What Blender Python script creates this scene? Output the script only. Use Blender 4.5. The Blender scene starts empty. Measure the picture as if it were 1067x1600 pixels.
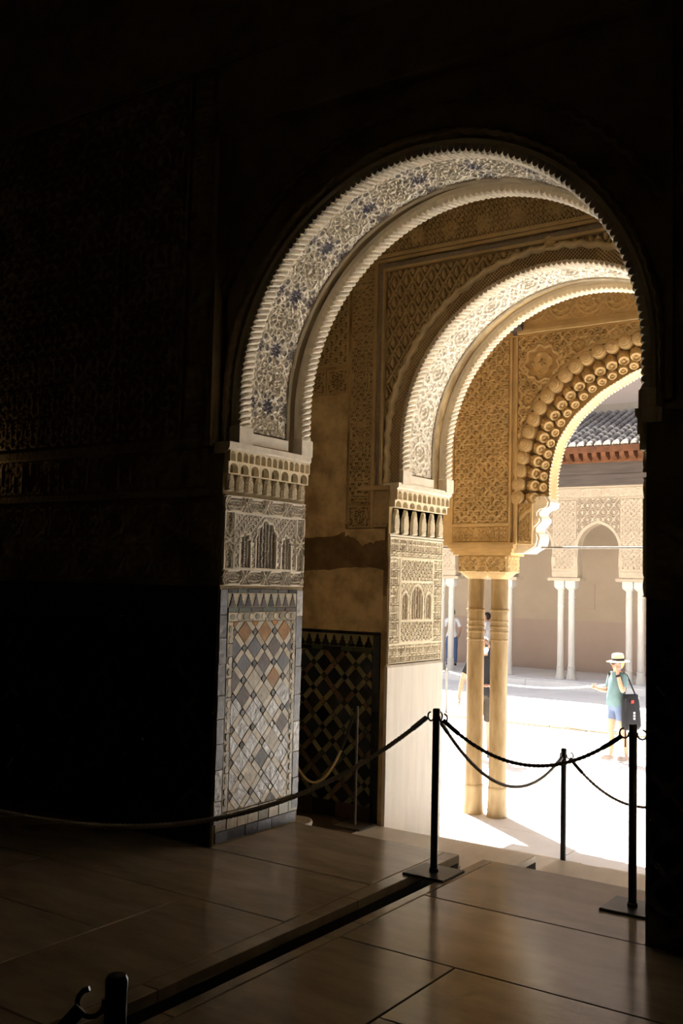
import bpy, math, random
import numpy as np
from mathutils import Vector, Matrix

random.seed(7)
rng = np.random.default_rng(7)
S = bpy.context.scene
COL = S.collection
PI = math.pi

# ------------------------------------------------------------------ camera
cam_d = bpy.data.cameras.new('camera')
cam = bpy.data.objects.new('camera', cam_d)
COL.objects.link(cam)
S.camera = cam
YAW, PITCH, ROLL = math.radians(34.6), math.radians(4.07), math.radians(1.39)
fw = Vector((-math.sin(YAW) * math.cos(PITCH), math.cos(YAW) * math.cos(PITCH), math.sin(PITCH)))
rt = Vector((math.cos(YAW), math.sin(YAW), 0))
up = rt.cross(fw)
r2 = math.cos(ROLL) * rt + math.sin(ROLL) * up
u2 = -math.sin(ROLL) * rt + math.cos(ROLL) * up
M = Matrix((r2, u2, -fw)).transposed().to_4x4()
M.translation = Vector((0, 0, 1.7))
cam.matrix_world = M
cam_d.sensor_fit = 'VERTICAL'
cam_d.sensor_height = 36.0
cam_d.lens = 36.0 * 1555.0 / 1600.0
cam_d.clip_start = 0.05
cam_d.clip_end = 300

# ------------------------------------------------------------------ light
SUN_AZ = Vector((-0.80, 0.60, 0)).normalized()
SUN_EL = math.radians(58)
to_sun = SUN_AZ * math.cos(SUN_EL) + Vector((0, 0, math.sin(SUN_EL)))
sun_d = bpy.data.lights.new('sun', 'SUN')
sun_d.energy = 30.0
sun_d.angle = math.radians(0.53)
sun_d.color = (1.0, 0.95, 0.87)
sun = bpy.data.objects.new('sun', sun_d)
COL.objects.link(sun)
sun.rotation_euler = to_sun.to_track_quat('Z', 'Y').to_euler()
sun.location = (-10, 15, 20)

W = bpy.data.worlds.new('world')
S.world = W
W.use_nodes = True
wn = W.node_tree.nodes
bg = wn['Background']
sky = wn.new('ShaderNodeTexSky')
sky.sky_type = 'NISHITA'
sky.sun_disc = False
sky.sun_elevation = SUN_EL
sky.sun_rotation = math.atan2(SUN_AZ.x, SUN_AZ.y)
sky.air_density = 1.0
sky.dust_density = 1.5
hsv = wn.new('ShaderNodeHueSaturation')
hsv.inputs['Saturation'].default_value = 0.55
W.node_tree.links.new(sky.outputs[0], hsv.inputs['Color'])
W.node_tree.links.new(hsv.outputs[0], bg.inputs[0])
bg.inputs[1].default_value = 0.34

S.view_settings.view_transform = 'Standard'
S.view_settings.look = 'None'
S.view_settings.gamma = 1.0
S.view_settings.use_curve_mapping = False
S.view_settings.exposure = 0.2
S.cycles.max_bounces = 10
S.cycles.diffuse_bounces = 7
S.cycles.glossy_bounces = 4
S.cycles.caustics_reflective = False
S.cycles.caustics_refractive = False
S.cycles.use_denoising = True
S.cycles.denoiser = 'OPENIMAGEDENOISE'
S.cycles.sample_clamp_indirect = 8.0

# ------------------------------------------------------------------ materials
MATS = {}


def mat(name, col, rough=0.85, var=0.25, vscale=6.0, bump=0.25, bscale=40.0, col2=None, tint=None, spec=0.3,
        metal=0.0, rand=0.0, stretch=None, contrast=(0.35, 0.7)):
    m = bpy.data.materials.new(name)
    m.use_nodes = True
    nt = m.node_tree
    N, L = nt.nodes, nt.links
    b = N['Principled BSDF']
    b.inputs['Roughness'].default_value = rough
    b.inputs['Specular IOR Level'].default_value = spec
    b.inputs['Metallic'].default_value = metal
    tc = N.new('ShaderNodeTexCoord')
    vec = tc.outputs['Object']
    if stretch:
        mp = N.new('ShaderNodeMapping')
        mp.inputs['Scale'].default_value = stretch
        L.new(vec, mp.inputs['Vector'])
        vec = mp.outputs[0]
    nz = N.new('ShaderNodeTexNoise')
    nz.inputs['Scale'].default_value = vscale
    nz.inputs['Detail'].default_value = 6
    nz.inputs['Roughness'].default_value = 0.6
    L.new(vec, nz.inputs['Vector'])
    rp = N.new('ShaderNodeValToRGB')
    rp.color_ramp.elements[0].position = contrast[0]
    rp.color_ramp.elements[1].position = contrast[1]
    c2 = col2 or tuple(c * (1 - var) for c in col)
    rp.color_ramp.elements[0].color = (*c2, 1)
    rp.color_ramp.elements[1].color = (*col, 1)
    L.new(nz.outputs['Fac'], rp.inputs['Fac'])
    out = rp.outputs['Color']
    if tint:
        at = N.new('ShaderNodeAttribute')  # per-vertex blend towards the second colour
        at.attribute_name = 'tint'
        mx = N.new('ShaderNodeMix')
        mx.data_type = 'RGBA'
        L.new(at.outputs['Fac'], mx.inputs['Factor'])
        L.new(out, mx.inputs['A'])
        mx.inputs['B'].default_value = (*tint, 1)
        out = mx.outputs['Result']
    if rand:
        oi = N.new('ShaderNodeObjectInfo')
        mr = N.new('ShaderNodeMapRange')
        mr.inputs['To Min'].default_value = 1 - rand
        mr.inputs['To Max'].default_value = 1 + rand
        L.new(oi.outputs['Random'], mr.inputs['Value'])
        hs = N.new('ShaderNodeHueSaturation')
        L.new(mr.outputs[0], hs.inputs['Value'])
        L.new(out, hs.inputs['Color'])
        out = hs.outputs[0]
    L.new(out, b.inputs['Base Color'])
    if bump:
        n2 = N.new('ShaderNodeTexNoise')
        n2.inputs['Scale'].default_value = bscale
        n2.inputs['Detail'].default_value = 5
        L.new(vec, n2.inputs['Vector'])
        bp = N.new('ShaderNodeBump')
        bp.inputs['Strength'].default_value = bump
        bp.inputs['Distance'].default_value = 0.01
        L.new(n2.outputs['Fac'], bp.inputs['Height'])
        L.new(bp.outputs[0], b.inputs['Normal'])
    MATS[name] = m
    return m


mat('stucco_pale', (0.90, 0.83, 0.70), 0.9, 0.12, 9, 0.15, 60, tint=(0.22, 0.24, 0.44))
mat('stucco_warm', (0.88, 0.77, 0.56), 0.9, 0.14, 9, 0.15, 60, tint=(0.22, 0.24, 0.44))
mat('stucco_groove', (0.56, 0.47, 0.33), 0.9, 0.3, 8, 0.2, 60)
mat('stucco_band', (0.92, 0.86, 0.74), 0.9, 0.10, 9, 0.15, 60, tint=(0.42, 0.36, 0.30))
mat('stucco_band_warm', (0.88, 0.78, 0.58), 0.9, 0.10, 9, 0.15, 60, tint=(0.44, 0.33, 0.20))
mat('stucco_mould', (0.70, 0.57, 0.36), 0.9, 0.25, 9, 0.2, 60)
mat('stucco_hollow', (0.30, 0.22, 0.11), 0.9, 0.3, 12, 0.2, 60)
mat('stucco_rim', (0.90, 0.82, 0.68), 0.85, 0.18, 14, 0.2, 60, rand=0.08)
mat('stucco_ochre', (0.62, 0.47, 0.26), 0.9, 0.28, 5, 0.25, 50, tint=(0.10, 0.055, 0.035))
mat('stucco_blue', (0.36, 0.30, 0.24), 0.9, 0.3, 12, 0.2, 60, tint=(0.07, 0.08, 0.16))
mat('stucco_gold', (0.575, 0.412, 0.206), 0.9, 0.22, 5, 0.2, 50, tint=(0.25, 0.13, 0.05))
mat('stucco_far', (0.415, 0.33, 0.232), 0.9, 0.12, 2, 0.1, 30, tint=(0.16, 0.12, 0.09))
mat('stucco_hall', (0.34, 0.26, 0.15), 0.9, 0.4, 4, 0.9, 22, tint=(0.05, 0.03, 0.02))
mat('plaster_stained', (0.50, 0.37, 0.19), 0.92, 0.5, 2.6, 0.35, 30, col2=(0.24, 0.16, 0.075), contrast=(0.40, 0.56))
mat('plaster_patch', (0.72, 0.56, 0.33), 0.92, 0.2, 5.0, 0.5, 22, col2=(0.40, 0.295, 0.155), contrast=(0.36, 0.60))
mat('plaster_dark', (0.26, 0.175, 0.09), 0.92, 0.4, 6, 0.8, 24, col2=(0.13, 0.085, 0.04))
mat('plaster_pink', (0.43, 0.315, 0.24), 0.92, 0.08, 1.2, 0.1, 20)
mat('plaster_beige', (0.455, 0.355, 0.25), 0.92, 0.14, 0.9, 0.1, 20)
mat('plaster_upper', (0.52, 0.40, 0.32), 0.92, 0.05, 0.6, 0.05, 20)
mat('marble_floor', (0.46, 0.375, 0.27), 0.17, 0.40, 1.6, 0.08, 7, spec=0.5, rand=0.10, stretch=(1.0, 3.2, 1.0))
mat('marble_step', (0.72, 0.63, 0.50), 0.3, 0.25, 2.0, 0.12, 14, spec=0.5, rand=0.06, stretch=(3.0, 1.0, 1.0))
mat('marble_court', (0.80, 0.77, 0.73), 0.5, 0.12, 1.5, 0.1, 14, rand=0.04)
mat('marble_plinth', (0.76, 0.70, 0.60), 0.45, 0.14, 3.0, 0.08, 20, stretch=(1, 5, 0.6))
mat('marble_column', (0.41, 0.31, 0.175), 0.55, 0.32, 2.6, 0.2, 20, col2=(0.22, 0.14, 0.055), stretch=(3, 3, 0.7))
mat('marble_white', (0.56, 0.52, 0.46), 0.5, 0.16, 2.0, 0.1, 20, stretch=(2, 2, 0.6))
mat('wood_dark', (0.10, 0.076, 0.06), 0.8, 0.45, 3, 0.4, 14, stretch=(0.4, 6, 6))
mat('wood_eave', (0.17, 0.062, 0.022), 0.8, 0.55, 4, 0.4, 18, rand=0.25)
mat('wood_ceiling', (0.10, 0.06, 0.035), 0.85, 0.4, 3, 0.4, 10)
mat('roof_tile', (0.24, 0.20, 0.17), 0.85, 0.45, 5, 0.4, 14, rand=0.25)
mat('roof_mortar', (0.62, 0.55, 0.44), 0.9, 0.15, 6, 0.3, 18)
mat('tile_cream', (0.58, 0.50, 0.34), 0.35, 0.3, 18, 0.25, 30, spec=0.5, rand=0.16)
mat('tile_ochre', (0.48, 0.20, 0.012), 0.4, 0.45, 14, 0.25, 30, spec=0.25, rand=0.2)
mat('tile_slate', (0.095, 0.10, 0.125), 0.4, 0.35, 14, 0.3, 26, spec=0.3, rand=0.22)
mat('tile_silver', (0.46, 0.46, 0.45), 0.25, 0.55, 16, 0.9, 26, spec=0.6, rand=0.35)
mat('tile_sand', (0.40, 0.32, 0.19), 0.35, 0.4, 16, 0.4, 26, spec=0.5, rand=0.2)
mat('tile_brown', (0.08, 0.045, 0.035), 0.4, 0.4, 14, 0.3, 26, spec=0.3, rand=0.2)
mat('tile_green', (0.07, 0.10, 0.06), 0.25, 0.4, 14, 0.2, 26, spec=0.5, rand=0.25)
mat('tile_edge', (0.13, 0.14, 0.18), 0.35, 0.35, 10, 0.5, 24, spec=0.5, rand=0.2)
mat('tile_black', (0.012, 0.013, 0.018), 0.2, 0.3, 14, 0.1, 26, spec=0.5, rand=0.2)
mat('tile_navy', (0.022, 0.03, 0.05), 0.2, 0.3, 14, 0.1, 26, spec=0.5, rand=0.2)
mat('tile_olive', (0.25, 0.23, 0.12), 0.3, 0.3, 14, 0.1, 26, spec=0.5, rand=0.15)
mat('tile_rust', (0.20, 0.12, 0.07), 0.3, 0.3, 14, 0.1, 26, spec=0.5, rand=0.15)
mat('grout', (0.36, 0.29, 0.18), 0.9, 0.4, 20, 0.4, 30)
mat('grout_dark', (0.035, 0.03, 0.02), 0.9, 0.4, 20, 0.3, 30)
mat('black_metal', (0.012, 0.012, 0.013), 0.4, 0.2, 20, 0.05, 40, spec=0.5)
mat('grey_metal', (0.25, 0.22, 0.19), 0.45, 0.2, 20, 0.05, 40, spec=0.5)
mat('brown_metal', (0.11, 0.09, 0.07), 0.45, 0.2, 20, 0.05, 40, spec=0.5)
mat('white_metal', (0.62, 0.61, 0.60), 0.45, 0.1, 20, 0.05, 40)
mat('rope_dark', (0.22, 0.185, 0.14), 0.9, 0.3, 40, 0.3, 120)
mat('rope_tan', (0.75, 0.60, 0.34), 0.9, 0.3, 40, 0.3, 120)
mat('rope_white', (0.72, 0.68, 0.6), 0.9, 0.15, 40, 0.2, 120)
mat('skin', (0.50, 0.27, 0.18), 0.55, 0.08, 10, 0.03, 60)
mat('hair_blond', (0.45, 0.29, 0.10), 0.7, 0.4, 40, 0.4, 60)
mat('hair_dark', (0.03, 0.022, 0.018), 0.7, 0.3, 40, 0.3, 60)
mat('hair_grey', (0.42, 0.38, 0.35), 0.7, 0.3, 40, 0.3, 60)
mat('straw', (0.60, 0.51, 0.33), 0.8, 0.15, 40, 0.3, 120)
mat('cloth_black', (0.014, 0.014, 0.017), 0.85, 0.3, 12, 0.3, 30)
mat('cloth_teal', (0.13, 0.21, 0.225), 0.9, 0.15, 12, 0.2, 30)
mat('cloth_denim', (0.14, 0.185, 0.30), 0.9, 0.2, 20, 0.2, 40)
mat('cloth_khaki', (0.060, 0.050, 0.038), 0.9, 0.2, 12, 0.2, 30)
mat('cloth_white', (0.8, 0.79, 0.8), 0.9, 0.1, 12, 0.2, 30)
mat('cloth_jeans', (0.10, 0.15, 0.28), 0.9, 0.2, 12, 0.2, 30)
mat('cloth_red', (0.6, 0.04, 0.03), 0.8, 0.1, 12, 0.1, 30)
mat('shoe_grey', (0.36, 0.29, 0.26), 0.8, 0.2, 20, 0.2, 40)
mat('plastic_blue', (0.08, 0.14, 0.35), 0.3, 0.1, 20, 0.0, 40)
mat('lens_dark', (0.01, 0.01, 0.012), 0.15, 0.1, 20, 0.0, 40, spec=0.6)
mat('lip', (0.5, 0.2, 0.17), 0.5, 0.1, 20, 0.0, 40)

# ------------------------------------------------------------------ mesh helpers


def link(name, me, m=None, parent=None, loc=None):
    o = bpy.data.objects.new(name, me)
    COL.objects.link(o)
    if m and me and not me.materials:
        me.materials.append(MATS[m])
    if parent:
        o.parent = parent
    if loc is not None:
        o.location = loc
    return o


def tag(o, label=None, cat=None, group=None, kind=None):
    if label:
        o['label'] = label
    if cat:
        o['category'] = cat
    if group:
        o['group'] = group
    if kind:
        o['kind'] = kind
    return o


def empty(name, loc=(0, 0, 0), rz=0.0):
    o = bpy.data.objects.new(name, None)
    COL.objects.link(o)
    o.location = loc
    o.rotation_euler = (0, 0, rz)
    o.empty_display_size = 0.1
    return o


def npmesh(name, V, F, smooth=False, attrs=None):
    """V (n,3), F (m,k) arrays of one polygon size."""
    V = np.asarray(V, np.float32).reshape(-1, 3)
    F = np.asarray(F, np.int32)
    me = bpy.data.meshes.new(name)
    me.vertices.add(len(V))
    me.vertices.foreach_set('co', V.ravel())
    k = F.shape[1]
    me.loops.add(F.size)
    me.loops.foreach_set('vertex_index', F.ravel())
    me.polygons.add(len(F))
    me.polygons.foreach_set('loop_start', np.arange(0, F.size, k, dtype=np.int32))
    if smooth:
        me.polygons.foreach_set('use_smooth', np.ones(len(F), dtype=bool))
    if attrs:
        for n, a in attrs.items():
            at = me.attributes.new(n, 'FLOAT', 'POINT')
            at.data.foreach_set('value', np.asarray(a, np.float32).ravel())
    me.update()
    me.validate()
    return me


def grid_mesh(name, P, mask=None, tint=None, flip=False, smooth=True):
    nu, nv = P.shape[:2]
    idx = np.arange(nu * nv).reshape(nu, nv)
    F = np.stack([idx[:-1, :-1], idx[1:, :-1], idx[1:, 1:], idx[:-1, 1:]], -1)
    if mask is not None:
        F = F[mask[:-1, :-1] & mask[1:, :-1] & mask[1:, 1:] & mask[:-1, 1:]]
    F = F.reshape(-1, 4)
    if flip:
        F = F[:, ::-1]
    V = P.reshape(-1, 3)
    pa = tint.reshape(-1) if tint is not None else None
    if mask is not None:
        used = np.unique(F)
        rem = np.full(len(V), -1)
        rem[used] = np.arange(len(used))
        V = V[used]
        F = rem[F]
        if pa is not None:
            pa = pa[used]
    return npmesh(name, V, F, smooth, {'tint': pa} if pa is not None else None)


class MB:
    """collects polygons, builds one mesh"""

    def __init__(self):
        self.v, self.f = [], []

    def poly(self, pts):
        n = len(self.v)
        self.v += [tuple(p) for p in pts]
        self.f.append(tuple(range(n, n + len(pts))))

    def box(self, x0, x1, y0, y1, z0, z1):
        n = len(self.v)
        self.v += [(x0, y0, z0), (x1, y0, z0), (x1, y1, z0), (x0, y1, z0), (x0, y0, z1), (x1, y0, z1), (x1, y1, z1), (x0, y1, z1)]
        for q in ((3, 2, 1, 0), (4, 5, 6, 7), (0, 1, 5, 4), (1, 2, 6, 5), (2, 3, 7, 6), (3, 0, 4, 7)):
            self.f.append(tuple(n + i for i in q))
        return self

    def cbox(self, x0, x1, y0, y1, z0, z1, c):
        """box with chamfered top edges"""
        n = len(self.v)
        self.v += [(x0, y0, z0), (x1, y0, z0), (x1, y1, z0), (x0, y1, z0),
                   (x0, y0, z1 - c), (x1, y0, z1 - c), (x1, y1, z1 - c), (x0, y1, z1 - c),
                   (x0 + c, y0 + c, z1), (x1 - c, y0 + c, z1), (x1 - c, y1 - c, z1), (x0 + c, y1 - c, z1)]
        for q in ((3, 2, 1, 0), (0, 1, 5, 4), (1, 2, 6, 5), (2, 3, 7, 6), (3, 0, 4, 7), (4, 5, 9, 8), (5, 6, 10, 9), (6, 7, 11, 10), (7, 4, 8, 11), (8, 9, 10, 11)):
            self.f.append(tuple(n + i for i in q))
        return self

    def prism(self, pts, off):
        """closed polygon pts (3d) extruded by vector off"""
        n = len(self.v)
        k = len(pts)
        off = Vector(off)
        self.v += [tuple(p) for p in pts]
        self.v += [tuple(Vector(p) + off) for p in pts]
        self.f.append(tuple(n + i for i in range(k))[::-1])
        self.f.append(tuple(n + k + i for i in range(k)))
        for i in range(k):
            j = (i + 1) % k
            self.f.append((n + i, n + j, n + k + j, n + k + i))
        return self

    def lathe(self, prof, seg=20, c=(0, 0, 0)):
        n = len(self.v)
        for r, z in prof:
            for i in range(seg):
                a = 2 * PI * i / seg
                self.v.append((c[0] + r * math.cos(a), c[1] + r * math.sin(a), c[2] + z))
        for k in range(len(prof) - 1):
            for i in range(seg):
                j = (i + 1) % seg
                self.f.append((n + k * seg + i, n + k * seg + j, n + (k + 1) * seg + j, n + (k + 1) * seg + i))
        self.f.append(tuple(n + i for i in range(seg))[::-1])
        self.f.append(tuple(n + (len(prof) - 1) * seg + i for i in range(seg)))
        return self

    def tube(self, pts, rad, seg=8, cap=True):
        n = len(self.v)
        pts = [Vector(p) for p in pts]
        K = len(pts)
        rads = rad if isinstance(rad, (list, tuple)) else [rad] * K
        prev = None
        for k in range(K):
            t = (pts[min(k + 1, K - 1)] - pts[max(k - 1, 0)]).normalized()
            if prev is None:
                a = Vector((0, 0, 1)) if abs(t.z) < 0.9 else Vector((1, 0, 0))
                nx = t.cross(a).normalized()
            else:
                nx = (prev - t * prev.dot(t)).normalized()
            prev = nx
            ny = t.cross(nx)
            for i in range(seg):
                a = 2 * PI * i / seg
                self.v.append(tuple(pts[k] + nx * (rads[k] * math.cos(a)) + ny * (rads[k] * math.sin(a))))
        for k in range(K - 1):
            for i in range(seg):
                j = (i + 1) % seg
                self.f.append((n + k * seg + i, n + k * seg + j, n + (k + 1) * seg + j, n + (k + 1) * seg + i))
        if cap:
            self.f.append(tuple(n + i for i in range(seg))[::-1])
            self.f.append(tuple(n + (K - 1) * seg + i for i in range(seg)))
        return self

    def mesh(self, name, smooth=False):
        me = bpy.data.meshes.new(name)
        me.from_pydata(self.v, [], self.f)
        if smooth:
            me.polygons.foreach_set('use_smooth', np.ones(len(me.polygons), dtype=bool))
        me.update()
        return me

    def build(self, name, m, parent=None, smooth=False, loc=None):
        return link(name, self.mesh(name, smooth), m, parent, loc)


def auto_smooth(o, ang=40):
    me = o.data
    me.polygons.foreach_set('use_smooth', np.ones(len(me.polygons), dtype=bool))
    me.set_sharp_from_angle(angle=math.radians(ang))
    return o


# ------------------------------------------------------------------ ornament height fields (metres in, 0..1 out)


def sst(a, b, x):
    t = np.clip((x - a) / (b - a), 0, 1)
    return t * t * (3 - 2 * t)


def ln(d, w):
    return 1 - sst(w * 0.55, w * 1.25, np.abs(d))


def spirals(x, y, s, tight=0.30, leafy=True):
    """mirrored scroll work on a lattice of period s"""
    u, v = x / s, y / s
    out = np.zeros_like(u)
    for ox, oy in ((0, 0), (0.5, 0.5)):
        iu, iv = np.floor(u + ox), np.floor(v + oy)
        lx, ly = u + ox - iu - 0.5, v + oy - iv - 0.5
        sg = np.where(((iu + iv) % 2) < 0.5, 1.0, -1.0)
        r = np.hypot(lx, ly)
        th = np.arctan2(ly, lx * sg)
        sp = np.cos(th - 2 * PI * r / tight)
        h = sst(-0.05, 0.45, sp) * (1 - sst(0.40, 0.50, r))
        if leafy:
            h = np.maximum(h, ln(r - 0.44 * (1 + 0.10 * np.cos(6 * th)), 0.045))
        out = np.maximum(out, h)
    return out


def arabesque(x, y, s):
    X, Y = 2 * PI * x / s, 2 * PI * y / s
    Xw = X + 0.55 * np.sin(X) * np.cos(Y)
    Yw = Y + 0.55 * np.sin(Y) * np.cos(X)
    f = 1.5 * np.cos(Xw) * np.cos(Yw) + 0.75 * np.cos(2 * Xw) - 0.6 * np.cos(2 * Yw)
    h = sst(-0.1, 0.5, np.cos(2 * PI * 1.15 * f))
    return h


def rings(x, y, s, rr=0.36, w=0.10):
    out = np.zeros_like(x)
    for ox, oy in ((0, 0), (0.5, 0.5)):
        u, v = x / s + ox, y / s + oy
        lx, ly = u - np.floor(u) - 0.5, v - np.floor(v) - 0.5
        r = np.hypot(lx, ly)
        out = np.maximum(out, ln(r - rr, w))
        out = np.maximum(out, 0.8 * ln(r, w * 1.1))
    return out


def medallions(s, t, L=0.40):
    """intrados band: lobed medallions alternating with painted stars; t runs -w..w"""
    k = np.round(s / L)
    a, b = s - k * L, t
    r, th = np.hypot(a, b), np.arctan2(b, a)
    h = 0.75 * np.maximum(rings(s, t, 0.058), rings(s + 0.029, t, 0.041, 0.34, 0.10))
    R3 = 0.150 * (1 + 0.07 * np.cos(8 * th))
    inside = r < R3
    md = np.zeros_like(s)
    md = np.maximum(md, sst(0.030, 0.022, np.hypot(a * 1.0, b * 1.6)))
    md = np.maximum(md, ln(r - 0.055 * (1 + 0.15 * np.cos(8 * th)), 0.007))
    md = np.maximum(md, ln(r - 0.090 * (1 + 0.13 * np.cos(8 * th + PI)), 0.008))
    md = np.maximum(md, ln(r - 0.122 * (1 + 0.10 * np.cos(16 * th)), 0.007))
    md = np.maximum(md, 0.8 * sst(0.2, 0.7, np.cos(16 * th + 60 * r)) * (r > 0.03) * (r < 0.14))
    h = np.where(inside, md, h)
    h = np.maximum(h, ln(r - R3, 0.008))
    k2 = np.floor(s / L)
    a2 = s - (k2 + 0.5) * L
    tint = np.zeros_like(s)
    for bc, RR in ((0.0, 0.052), (0.185, 0.045), (-0.185, 0.045)):
        b2 = t - bc
        rr, t2 = np.hypot(a2, b2), np.arctan2(b2, a2)
        Rs = RR * (1 + 0.22 * np.cos(8 * t2))
        ins = rr < Rs
        hs = np.maximum(0.8 * sst(0.1, 0.6, np.cos(8 * t2) * np.cos(2 * PI * rr / 0.028)), ln(rr, 0.008))
        h = np.where(ins, hs, h)
        h = np.maximum(h, ln(rr - Rs, 0.007))
        tint = np.maximum(tint, np.where(ins, 0.85 if bc == 0 else 0.6, 0) * (0.25 + 0.75 * (hs < 0.5)))
        # dark small lobes around each star
        for q in range(6):
            an = q * PI / 3 + PI / 6
            c1, c2 = a2 - 0.085 * math.cos(an), b2 - 0.085 * math.sin(an)
            rq = np.hypot(c1, c2)
            inq = rq < 0.022
            h = np.where(inq, 0.45 * ln(rq - 0.010, 0.005), h)
            h = np.maximum(h, ln(rq - 0.024, 0.006))
            tint = np.maximum(tint, np.where(inq, 0.22, 0))
    return h, tint


def sebka(x, y, a, b, drop=True):
    """lozenge net with pear-shaped leaves"""
    u, v = x / a, y / b
    p, q = u + v, u - v
    wob = 0.0 if drop else 0.10 * np.sin(2 * PI * (p + q))
    dp = (p + wob + 0.5) % 1 - 0.5
    dq = (q - wob + 0.5) % 1 - 0.5
    h = 0.75 * np.maximum(ln(dp, 0.085), ln(dq, 0.085))
    cp, cq = np.floor(p), np.floor(q)
    uc, vc = (cp + cq + 1) / 2, (cp - cq) / 2
    lx, ly = u - uc, v - vc
    if drop:
        wdt = 0.20 * (1 - 0.75 * sst(-0.15, 0.38, ly))
        h2 = sst(1.1, 0.6, np.hypot(lx / wdt, np.where(ly < 0, ly / 0.26, ly / 0.42)))
        h = np.maximum(h, h2)
        h = np.maximum(h, 0.55 * ln(np.hypot(lx / 0.30, (ly + 0.02) / 0.42) - 1, 0.14))
    else:
        r = np.hypot(lx, ly)
        th = np.arctan2(ly, lx)
        h = np.maximum(h, 0.8 * ln(r - 0.25 * (1 + 0.2 * np.cos(6 * th)), 0.05))
        h = np.maximum(h, 0.7 * sst(0.12, 0.05, r))
    return h


def ogee_net(x, y, a, b):
    f = np.cos(2 * PI * x / a) + np.cos(2 * PI * y / b)
    g = np.abs(f)
    return np.maximum(np.maximum(ln(f, 0.30), 0.85 * ln(g - 1.05, 0.20)), 0.8 * sst(1.55, 1.75, g))


KEY = ["##.#####.", "#..#...#.", "#.##.#.#.", "#.#..#.#.", "#.####.#.", "#......#.", "########.", "....#....", "###.#.###"]


def keyband(x, y, s):
    bm = np.array([[c == '#' for c in r] for r in KEY], float)
    n = 9
    iu, iv = np.floor(x / s), np.floor(y / s)
    fu, fv = x / s - iu, y / s - iv
    fu = np.where(iu % 2 < 0.5, fu, 1 - fu)
    fv = np.where(iv % 2 < 0.5, fv, 1 - fv)
    i = np.clip((fu * n).astype(int), 0, n - 1)
    j = np.clip((fv * n).astype(int), 0, n - 1)
    h = bm[j, i] * 0.9
    # raised boss at the middle of each repeat
    r = np.hypot((x / s + 0.5) % 1 - 0.5, (y / s + 0.5) % 1 - 0.5)
    return np.maximum(h, 1.25 * sst(0.14, 0.05, r))


def inscription(x, y, wid, seed=1, vertical=True, upright=False):
    """interlaced upright letters over fine scrolls; along x, across y in 0..wid"""
    rg = np.random.default_rng(seed)
    h = 0.50 * spirals(x, y, wid * 0.30, 0.34)
    x0, x1 = float(x.min()), float(x.max())
    blk = wid * (0.55 if not upright else 0.42)
    nb = int((x1 - x0) / blk) + 2
    hw = wid * 0.020
    for k in range(nb):
        bx = x0 + k * blk
        for q in range(7 if not upright else 4):
            if rg.random() < (0.45 if not upright else 0.75):   # tall stroke across
                cx = bx + rg.random() * blk
                ya = rg.uniform(0.05, 0.35)
                yb = min(0.95, ya + rg.uniform(0.4, 0.8))
                e = np.maximum(np.abs(x - cx) - hw, np.maximum(ya * wid - y, y - yb * wid))
            else:
                cy = rg.choice([0.08, 0.2, 0.35, 0.5, 0.65, 0.8, 0.92]) * wid
                xa = bx + rg.random() * blk * 0.6
                xb = xa + rg.uniform(0.3, 0.9) * blk
                e = np.maximum(np.abs(y - cy) - hw, np.maximum(xa - x, x - xb))
            h = np.maximum(h, sst(wid * 0.016, -wid * 0.016, e))
    for yy in (0.02, 0.98):
        h = np.maximum(h, 0.9 * ln(y - yy * wid, wid * 0.02))
    return h


def arch_sdf(x, z, xc, hw, zs, point=0.25):
    """signed distance-like value of a stilted pointed arch opening"""
    dx = np.abs(x - xc)
    body = np.maximum(dx - hw, z - zs)
    head = np.hypot(dx + hw * point, np.maximum(z - zs, 0)) - hw * (1 + point)
    return np.where(z < zs, dx - hw, head)


def frame_panel(u, v, w, h, bw=0.10):
    """border of linked hexagons around a panel; returns height, u,v inside border strips"""
    out = np.zeros_like(u)
    inner = (u > bw) & (u < w - bw) & (v > bw) & (v < h - bw)
    for along, across, L, flag in ((u, v, w, (v < bw)), (u, h - v, w, (v > h - bw)),
                                   (v, u, h, (u < bw) & (v >= bw) & (v <= h - bw)), (v, w - u, h, (u > w - bw) & (v >= bw) & (v <= h - bw))):
        n = max(2, round(L / (bw * 2.2)))
        per = L / n
        f = (along / per) % 1
        tt = np.abs(f - 0.5) * 2
        c = (across / bw - 0.5) * 2
        d = np.abs(c) - (0.78 - 1.1 * np.maximum(tt - 0.45, 0) / 0.55)
        hh = ln(d, 0.13)
        hh = np.maximum(hh, ln(np.abs(c) - 0.9, 0.10))
        hh = np.maximum(hh, ln(np.abs(np.abs(f - 0.5) - 0.5) * per / bw - np.abs(c) * 0.25, 0.06) * (np.abs(c) < 0.85))
        hh = np.maximum(hh, 0.48 * spirals(along, across, bw * 0.36, 0.34, False))
        hh = np.maximum(hh, ln(np.abs(c) - 0.62 * np.clip(0.9 - tt, 0, 1) ** 0.5 * 0.8, 0.07) * (tt < 0.55))
        out = np.where(flag, hh, out)
    return out, inner


# ------------------------------------------------------------------ relief builders


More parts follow.
